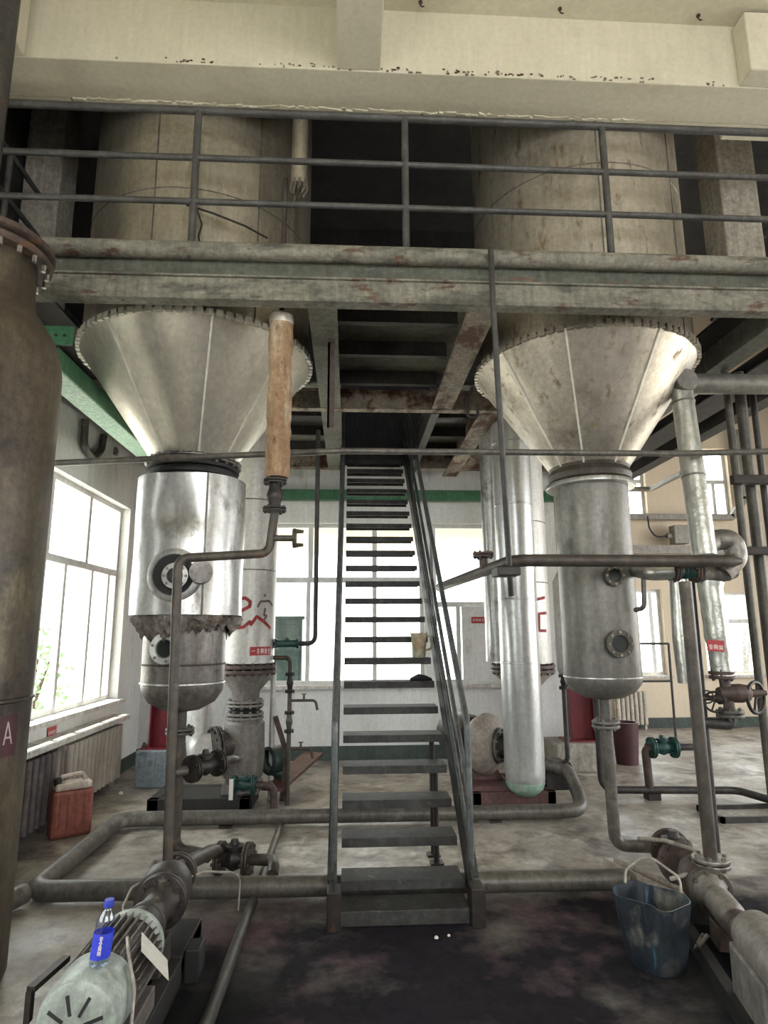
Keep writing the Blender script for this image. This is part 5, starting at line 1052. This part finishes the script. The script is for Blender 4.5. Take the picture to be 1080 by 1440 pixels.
part('cable_run', MB().tube(fillet([(mx + 0.06, 2.74, 0.45), (mx + 0.10, 2.63, 0.455), (mx + 0.155, 2.55, 0.36), (mx + 0.165, 2.50, 0.20), (mx + 0.16, 2.40, 0.02)], 0.06), 0.006, 8), 'wire_pale', cb_)
c2 = thing('power_cable', 'thin cable looping from the left pump volute over the floor pipe', 'cable', (-0.62, 4.1, 0.0))
part('cable_run', MB().tube(fillet([(-0.87, 3.64, 0.33), (-0.80, 3.86, 0.30), (-0.68, 4.10, 0.21), (-0.64, 4.15, 0.17), (-0.64, 4.11, 0.0)], 0.12), 0.006, 8), 'wire_pale', c2)
pipe('power_cable', 'thin cable curling beside the left pump volute', [(-1.00, 3.22, 0.30), (-1.06, 3.34, 0.33), (-1.06, 3.46, 0.37), (-1.02, 3.56, 0.37)], 0.006, 'wire_pale', 0.06, cat='cable')

# drinking water bottle on the fan cover
b0 = V((-0.870, 2.52, 0.4565)); ba = V((0.10, 0.03, 1)).normalized()
wb = thing('water_bottle', 'clear plastic water bottle with blue cap and blue label standing on the left pump motor', 'bottle', tuple(b0))
part('bottle_body', MB().lathe(b0, ba, [(r, h * 0.9) for r, h in [(0, 0.004), (0.022, 0.0), (0.031, 0.006), (0.033, 0.02), (0.030, 0.03), (0.033, 0.04), (0.033, 0.125), (0.030, 0.14), (0.0325, 0.15), (0.029, 0.168), (0.016, 0.196), (0.0135, 0.20), (0.0135, 0.215)]], 28), 'bottle_plastic', wb)
lb = part('bottle_label', MB().lathe(b0, ba, [(r, h * 0.9) for r, h in [(0.0336, 0.032), (0.0338, 0.037), (0.0338, 0.118), (0.0336, 0.122)]], 28), 'label_blue', wb, label='blue label with white lettering')
m = MB(); un = ba.cross(V((0, 1, 0))).normalized(); fn = un.cross(ba).normalized()
if fn.y > 0: fn = -fn
for k in range(4): glyph(m, b0 + ba * (0.044 + 0.0155 * k) - un * 0.012 + fn * 0.0345, un, ba, HAN[(k + 1) % 4], 0.014, 0.0022)
part('lettering', m, 'sticker_white', lb, smooth=False)
part('bottle_cap', MB().lathe(b0, ba, [(r, h * 0.9) for r, h in [(0.0165, 0.208), (0.0165, 0.232), (0.0155, 0.235), (0, 0.235)]], 24), 'cap_blue', wb)

# right foreground pump
A = V((1.955, 3.72, 0.24)); B = V((1.70, 2.62, 0.24)); u_ = (B - A).normalized(); s_ = u_.cross(V((0, 0, 1)))
RP = thing('pump_set', 'right foreground pump, rusty brown with a pale boxed motor at the right edge', 'pump', (1.85, 3.3, 0.0))
part('volute', MB().lathe(A - u_ * 0.02, u_, [(0.075, -0.16), (0.075, -0.10), (0.105, -0.06), (0.12, 0.0), (0.12, 0.10), (0.105, 0.14), (0.06, 0.15)], 40), 'iron_rust', RP)
part('discharge_neck', MB().cyl(V((rpx, rpy, 0.24)), V((rpx, rpy, 0.335)), 0.055), 'iron_rust', RP)
part('discharge_flange', flange(MB(), (rpx, rpy, 0.355), (0, 0, 1), 0.098, 0.018, 0.008, 6, 0.012), 'bolt_steel', RP)
part('cover_flange', flange(MB(), A + u_ * 0.14, u_, 0.112, 0.018, 0.008, 8, 0.011), 'pipe_olive', RP)
part('bearing_housing', MB().lathe(A + u_ * 0.16, u_, [(0.09, 0), (0.06, 0.05), (0.055, 0.12), (0.07, 0.13), (0.07, 0.30), (0.045, 0.34), (0.035, 0.36), (0.035, 0.50)], 32), 'motor_pale', RP)
part('coupling', MB().lathe(A + u_ * 0.54, u_, [(0, 0), (0.065, 0), (0.065, 0.06), (0.05, 0.065), (0.065, 0.07), (0.065, 0.13), (0, 0.13)], 28), 'iron_rust', RP)
mb0 = A + u_ * 0.74
part('motor_body', MB().lathe(mb0 + V((0, 0, 0.05)), u_, [(0, 0), (0.07, 0.0), (0.10, 0.03), (0.11, 0.08), (0.11, 0.45), (0, 0.45)], 40), 'motor_pale', RP)
MR = Matrix((s_, u_, V((0, 0, 1)))).transposed()
part('motor_box', MB().box(mb0 + u_ * 0.24 + V((0, 0, -0.075)), (0.25, 0.36, 0.22), rot=MR), 'casing_grey', RP, smooth=False, bevel=0.012, label='pale grey box under the motor')
part('box_plate', MB().box(mb0 + u_ * 0.24 + V((0, 0, -0.085)) - s_ * 0.127, (0.006, 0.22, 0.15), rot=MR), 'motor_pale', RP, smooth=False)
for sd in (-1, 1):
    part('base_rail', MB().beam(A - u_ * 0.25 + s_ * (0.13 * sd) + V((0, 0, -0.20)), B + s_ * (0.13 * sd) + V((0, 0, -0.20)), 0.05, 0.08), 'base_dark', RP, smooth=False)
part('bearing_foot', MB().box(A + u_ * 0.36 + V((0, 0, -0.12)), (0.12, 0.14, 0.11), rot=Matrix((s_, u_, V((0, 0, 1)))).transposed()), 'iron_rust', RP, smooth=False, bevel=0.006)
part('cross_member', MB().box(A + V((0, 0.0, -0.15)), (0.30, 0.25, 0.05), rot=Matrix((s_, u_, V((0, 0, 1)))).transposed()), 'base_dark', RP, smooth=False)
# suction side fittings behind the right pump
sv = V((2.03, 4.16, 0.22))
valve('gate_valve', 'rusty black flanged valve behind the right foreground pump', sv, (0.25, 0.97, 0), 0.125, 0.24, 'iron_black', bonnet=0.15, fl='iron_rust', bolts=8)
pipe('suction_pipe', 'dark rusty pipe joining the right drain to the valve behind the right pump', [(2.40, 4.72, 0.09), (2.22, 4.66, 0.12), (2.07, 4.32, 0.22)], 0.05, 'iron_rust', 0.1)
solo('channel_beam', MB().beam((1.74, 4.50, 0.012), (1.93, 3.96, 0.012), 0.09, 0.008).beam((1.70, 4.49, 0.06), (1.89, 3.95, 0.06), 0.008, 0.10).beam((1.78, 4.51, 0.06), (1.97, 3.97, 0.06), 0.008, 0.10), 'casing_pinkish', 'short pale steel channel lying between the right drain pipe and the right pump', 'channel', smooth=False)
pipe('power_cable', 'pale thick cable running over the right pump flange', [(1.80, 4.15, 0.33), (1.90, 4.0, 0.36), (1.97, 3.80, 0.37), (1.90, 3.60, 0.33), (1.78, 3.72, 0.25)], 0.012, 'wire_pale', 0.06, cat='cable')
pipe('bent_hook', 'bent pale wire hook on the side of the right pump', [(1.78, 3.42, 0.10), (1.70, 3.36, 0.06), (1.69, 3.30, 0.10), (1.73, 3.28, 0.16)], 0.009, 'bolt_steel', 0.03, cat='hook')

# cut-down blue jug used as a bucket
bc = V((1.495, 3.335, 0)); bd_ = V((0.52, -0.86, 0)).normalized(); be = V((0.86, 0.52, 0))
def rrect(L, W, r, n=8):
    out = []
    for cx, cy, a0 in ((L - r, W - r, 0), (-L + r, W - r, PI / 2), (-L + r, -W + r, PI), (L - r, -W + r, 1.5 * PI)):
        for k in range(n + 1): a = a0 + PI / 2 * k / n; out.append((cx + r * math.cos(a), cy + r * math.sin(a)))
    return out
bk = thing('bucket', 'dark blue stained bucket cut from a plastic jug beside the right pump', 'bucket', tuple(bc))
lv = [(0.0, 0.105, 0.085), (0.02, 0.125, 0.098), (0.10, 0.138, 0.108), (0.22, 0.15, 0.12), (0.33, 0.16, 0.13)]
m = MB(); vs = []; N = 36
for k, (z, L, W) in enumerate(lv):
    for (x, y) in rrect(L, W, 0.07): vs.append(bc + bd_ * (x - 0.02 * z) + be * y + V((0, 0, z + (0.018 * math.sin(4 * x / 0.16 + 1.0) if k == len(lv) - 1 else 0))))
for k, (z, L, W) in reversed(list(enumerate(lv))):
    for (x, y) in rrect(L - 0.005, W - 0.005, 0.066): vs.append(bc + bd_ * (x - 0.02 * z) + be * y + V((0, 0, max(z, 0.006) + (0.018 * math.sin(4 * x / 0.16 + 1.0) if k == len(lv) - 1 else 0))))
K = len(lv) * 2; fs = [(k * N + i, k * N + (i + 1) % N, (k + 1) * N + (i + 1) % N, (k + 1) * N + i) for k in range(K - 1) for i in range(N)]
fs += [tuple(range(N))[::-1], tuple((K - 1) * N + i for i in range(N))]
part('bucket_body', m.add(vs, fs), 'bucket_blue', bk)
e0, e1 = bc - bd_ * 0.15 + V((0, 0, 0.33)), bc + bd_ * 0.10 + be * 0.09 + V((0, 0, 0.34))
part('wire_handle', MB().tube(fillet([e0, e0 + V((0.02, 0.04, 0.05)), (e0 + e1) / 2 + V((0.02, 0.08, 0.13)), e1 + V((0.01, 0.02, 0.06)), e1], 0.08), 0.006, 8), 'wire_pale', bk)

# ================================================================ small things along the walls
def radiator(y0, n, label, material, x=-2.51, z0=0.09, z1=0.63, along='y', dx=0.104, depth=0.15):
    org = (x, y0, 0) if along == 'y' else (y0, x, 0)
    t = thing('radiator', label, 'radiator', org)
    m = MB()
    a = depth / 2 - 0.028
    for s in (-1, 1): m.tube([(s * a, 0, z0), (s * a, 0, z1)], 0.030, 12)
    for z in (z0 + 0.025, z1 - 0.025): m.lathe((0, 0, z), (0, 1, 0), [(0, -dx / 2), (0.024, -dx / 2), (0.03, 0), (0.024, dx / 2), (0, dx / 2)], 12); m.box((0, 0, z), (2 * a, 0.05, 0.05))
    me = m.mesh('section', material)
    for k in range(n):
        o = piece('section', me, t, (0, dx * k, 0) if along == 'y' else (dx * k, 0, 0))
        if along != 'y': o.rotation_euler = (0, 0, -PI / 2)
    for k in (0, n - 1):
        p = (x, y0 + dx * k, 0) if along == 'y' else (y0 + dx * k, x, 0)
        part('foot', MB().box((p[0], p[1], z0 / 2), (0.05, 0.035, z0) if along == 'y' else (0.035, 0.05, z0)), material, t, smooth=False)
    return t
radiator(4.88, 9, 'dark cast iron radiator under the left window, half hidden by the brown tank', 'radiator_dark')
radiator(6.04, 13, 'brown-grey cast iron radiator under the left window near the corner', 'radiator_paint')
radiator(4.436, 7, 'cream cast iron radiator under the far window behind the right vessel', 'radiator_white', x=10.66, z0=0.08, z1=0.60, along='x', dx=0.075)

jc_ = V((-2.25, 5.62, 0)); jr = Matrix.Rotation(-0.95, 3, 'Z')
jk = thing('jerry_can', 'worn brick-red jerry can standing in front of the left radiators', 'jerry can', tuple(jc_))
part('can_body', MB().box(jc_ + V((0, 0, 0.18)), (0.17, 0.31, 0.36), rot=jr), 'jerry_red', jk, smooth=False, bevel=0.03)
part('can_shoulder', MB().box(jc_ + V((0, 0, 0.385)), (0.15, 0.28, 0.06), rot=jr), 'jerry_cap', jk, smooth=False, bevel=0.02)
part('can_handle', MB().tube(fillet([jc_ + jr @ V((0, -0.11, 0.40)), jc_ + jr @ V((0, -0.09, 0.455)), jc_ + jr @ V((0, 0.07, 0.465)), jc_ + jr @ V((0, 0.11, 0.40))], 0.03), 0.018, 10), 'jerry_cap', jk)
part('can_cap', MB().cyl(jc_ + jr @ V((0.03, -0.115, 0.40)), jc_ + jr @ V((0.03, -0.125, 0.455)), 0.03, n=20), 'iron_black', jk)
rib = MB()
for k in range(4): rib.box(jc_ + jr @ V((0.086, -0.09 + 0.06 * k, 0.19)), (0.008, 0.02, 0.24), rot=jr)
part('can_rib', rib, 'jerry_red', jk, smooth=False)['kind'] = 'stuff'

def sticker(label, o, ux, uy, w, h, n, material='sticker_red'):
    o, ux, uy = V(o), V(ux).normalized(), V(uy).normalized(); nz = ux.cross(uy)
    t = thing('wall_sticker', label, 'sticker', tuple(o))
    part('sticker_sheet', MB().beam(o - ux * w / 2, o + ux * w / 2, 0.003, h, uy), material, t, smooth=False)
    m = MB(); s = min(h * 0.62, w / n * 0.8)
    for k in range(n): glyph(m, o + nz * 0.003 - ux * (w / 2 - (w - n * s * 1.1) / 2) + ux * (k * s * 1.1) - uy * s / 2, ux, uy, HAN[k % 4], s, s * 0.13)
    part('characters', m, 'sticker_white', t, smooth=False)
sticker('red sticker with white characters on the wall under the left window', (-2.642, 6.060, 0.731), (0, 1, 0), (0, 0, 1), 0.17, 0.10, 4)
sticker('faded red sticker with white characters on the white panel right of the stair', (1.734, 8.545, 1.746), (1, 0, 0), (0, 0, 1), 0.19, 0.085, 4)
sticker('red notice on the far wall between the two right windows', (5.951, 10.790, 1.408), (1, 0, 0), (0, 0, 1), 0.15, 0.24, 2)
solo('window_board', MB().box2((1.51, 8.555, 0.95), (2.33, 8.575, 1.93)), 'plaster_white', 'white painted board closing the lower right of the back window beside the stair', 'board', smooth=False)

# cup on the stair
tz = SZ + DZ * 8 + 0.0485
cc = V((0.591, 5.47, SZ + DZ * 8 + 0.0487))
cu = thing('measuring_cup', 'stained beige plastic measuring cup standing on a stair tread', 'cup', tuple(cc))
part('cup_body', MB().lathe(cc, (0, 0, 1), [(0, 0), (0.052, 0), (0.056, 0.01), (0.062, 0.11), (0.068, 0.185), (0.074, 0.19), (0.074, 0.205), (0.066, 0.205), (0.060, 0.11), (0.053, 0.012), (0, 0.012)], 28), 'cup_beige', cu)
part('cup_handle', MB().tube(fillet([cc + V((0.066, 0, 0.18)), cc + V((0.115, 0, 0.175)), cc + V((0.105, 0, 0.07)), cc + V((0.06, 0, 0.06))], 0.025), 0.009, 8), 'cup_beige', cu)
solo('black_glove', MB().tube([(0.50, 5.28, 1.215), (0.56, 5.25, 1.235), (0.62, 5.27, 1.225), (0.67, 5.30, 1.213)], [0.015, 0.03, 0.025, 0.012], 10), 'rubber_black', 'crumpled black rag lying on the tread below the measuring cup', 'rag')

# crumbs on the floor
for k, (x, y, s, lab) in enumerate(((0.86, 4.42, 0.02, 'white crumb of debris on the floor right of the stair foot, beside the front floor pipe'), (0.47, 3.70, 0.012, 'largest white crumb on the dark floor before the stair foot'), (0.54, 3.72, 0.009, 'tiny white crumb at the right before the stair foot'), (-2.30, 6.95, 0.025, 'white scrap on the floor under the corner radiator'), (-1.35, 3.95, 0.012, 'small pale crumb on the floor left of the left pump'))):
    m = MB(); m.lathe((x, y, 0), (0, 0, 1), [(0, 0), (s, 0.0), (s * 0.8, s * 0.7), (s * 0.3, s), (0, s)], 6)
    solo('debris', m, 'debris_white', lab, 'debris', smooth=False)

# loose wire on the upper part of the left tank
pipe('loose_wire', 'dark loose wire sagging across the left hopper tank above the platform edge', [(-1.120, 3.900, 4.453), (-0.941, 3.920, 4.409), (-0.733, 3.980, 4.361), (-0.589, 4.050, 4.320)], 0.007, 'rubber_black', 0.1, cat='wire')
pipe('loose_wire', 'short dark wire hanging down beside the railing post on the left tank', [(-1.052, 3.900, 4.434), (-1.011, 3.910, 4.318), (-1.030, 3.910, 4.227), (-1.009, 3.920, 4.128)], 0.006, 'rubber_black', 0.03, cat='wire')
# thin steel frame by the far window
fy = 9.2
sf = thing('rod_stand', 'thin dark steel rod stand below the far window behind the right vessel', 'stand', (4.396, fy, 0))
part('frame_post', MB().tube([(4.655, fy, 1.408), (4.693, fy + 0.1, 0.0)], 0.018, 8), 'pipe_dark', sf)
part('frame_bar', MB().tube([(3.807, fy, 1.409), (4.655, fy, 1.408)], 0.016, 8), 'pipe_dark', sf)
part('frame_bar', MB().tube([(3.768, fy + 0.04, 0.877), (4.670, fy + 0.04, 0.875)], 0.016, 8), 'pipe_dark', sf)
part('frame_post', MB().tube([(3.807, fy, 1.409), (3.679, fy + 0.1, 0.0)], 0.018, 8), 'pipe_dark', sf)
# shallow tray on the floor at the right
ty0 = 5.55; tx0 = 3.138
ft = thing('floor_tray', 'shallow dark steel tray with pale grit on the floor at the right edge', 'tray', (tx0 + 0.4, 5.75, 0))
part('tray_rim', MB().box2((tx0, ty0, 0), (tx0 + 0.8, ty0 + 0.03, 0.05)).box2((tx0, ty0 + 0.37, 0), (tx0 + 0.8, ty0 + 0.4, 0.05)).box2((tx0, ty0, 0), (tx0 + 0.03, ty0 + 0.4, 0.05)).box2((tx0 + 0.77, ty0, 0), (tx0 + 0.8, ty0 + 0.4, 0.05)), 'pipe_dark', ft, smooth=False)
part('tray_bottom', MB().box2((tx0 + 0.03, ty0 + 0.03, 0.0), (tx0 + 0.77, ty0 + 0.37, 0.012)), 'concrete_plinth', ft, smooth=False)

# look-alikes share a group
GROUPS = {'gate_valve': 'flanged pipe valves', 'green_valve': 'dark green valves', 'radiator': 'cast iron radiators', 'hopper_tank': 'cone-bottomed hopper tanks', 'receiver_vessel': 'receiver vessels', 'heater_column': 'heater columns', 'circulation_pump': 'circulation pumps', 'pump_set': 'foreground pumps', 'downcomer_pipe': 'downcomer pipes', 'steel_column': 'red steel columns', 'column_plinth': 'column plinths', 'wall_sticker': 'red wall stickers', 'debris': 'crumbs of debris', 'pipe_clamp': 'pipe clamp bars', 'service_pipe': 'vertical service pipes', 'guard_railing': 'guard railings', 'power_cable': 'pump cables', 'floor_conduit': 'thin floor pipes', 'branch_pipe': 'branch pipes', 'drain_pipe': 'vessel drain pipes', 'stair_prop': 'stair props', 'cable_duct': 'cable ducts', 'sample_pipe': 'sampling pipes', 'loose_wire': 'loose wires', 'pipe_saddle': 'pipe saddles', 'discharge_pipe': 'pump discharge pipes', 'suction_pipe': 'pump suction pipes', 'green_beam': 'green steel beams', 'floor_pipe': 'floor pipes'}
for o in COL.objects:
    if o.parent is None and o.get('category') and o.name.split('.')[0] in GROUPS: o['group'] = GROUPS[o.name.split('.')[0]]
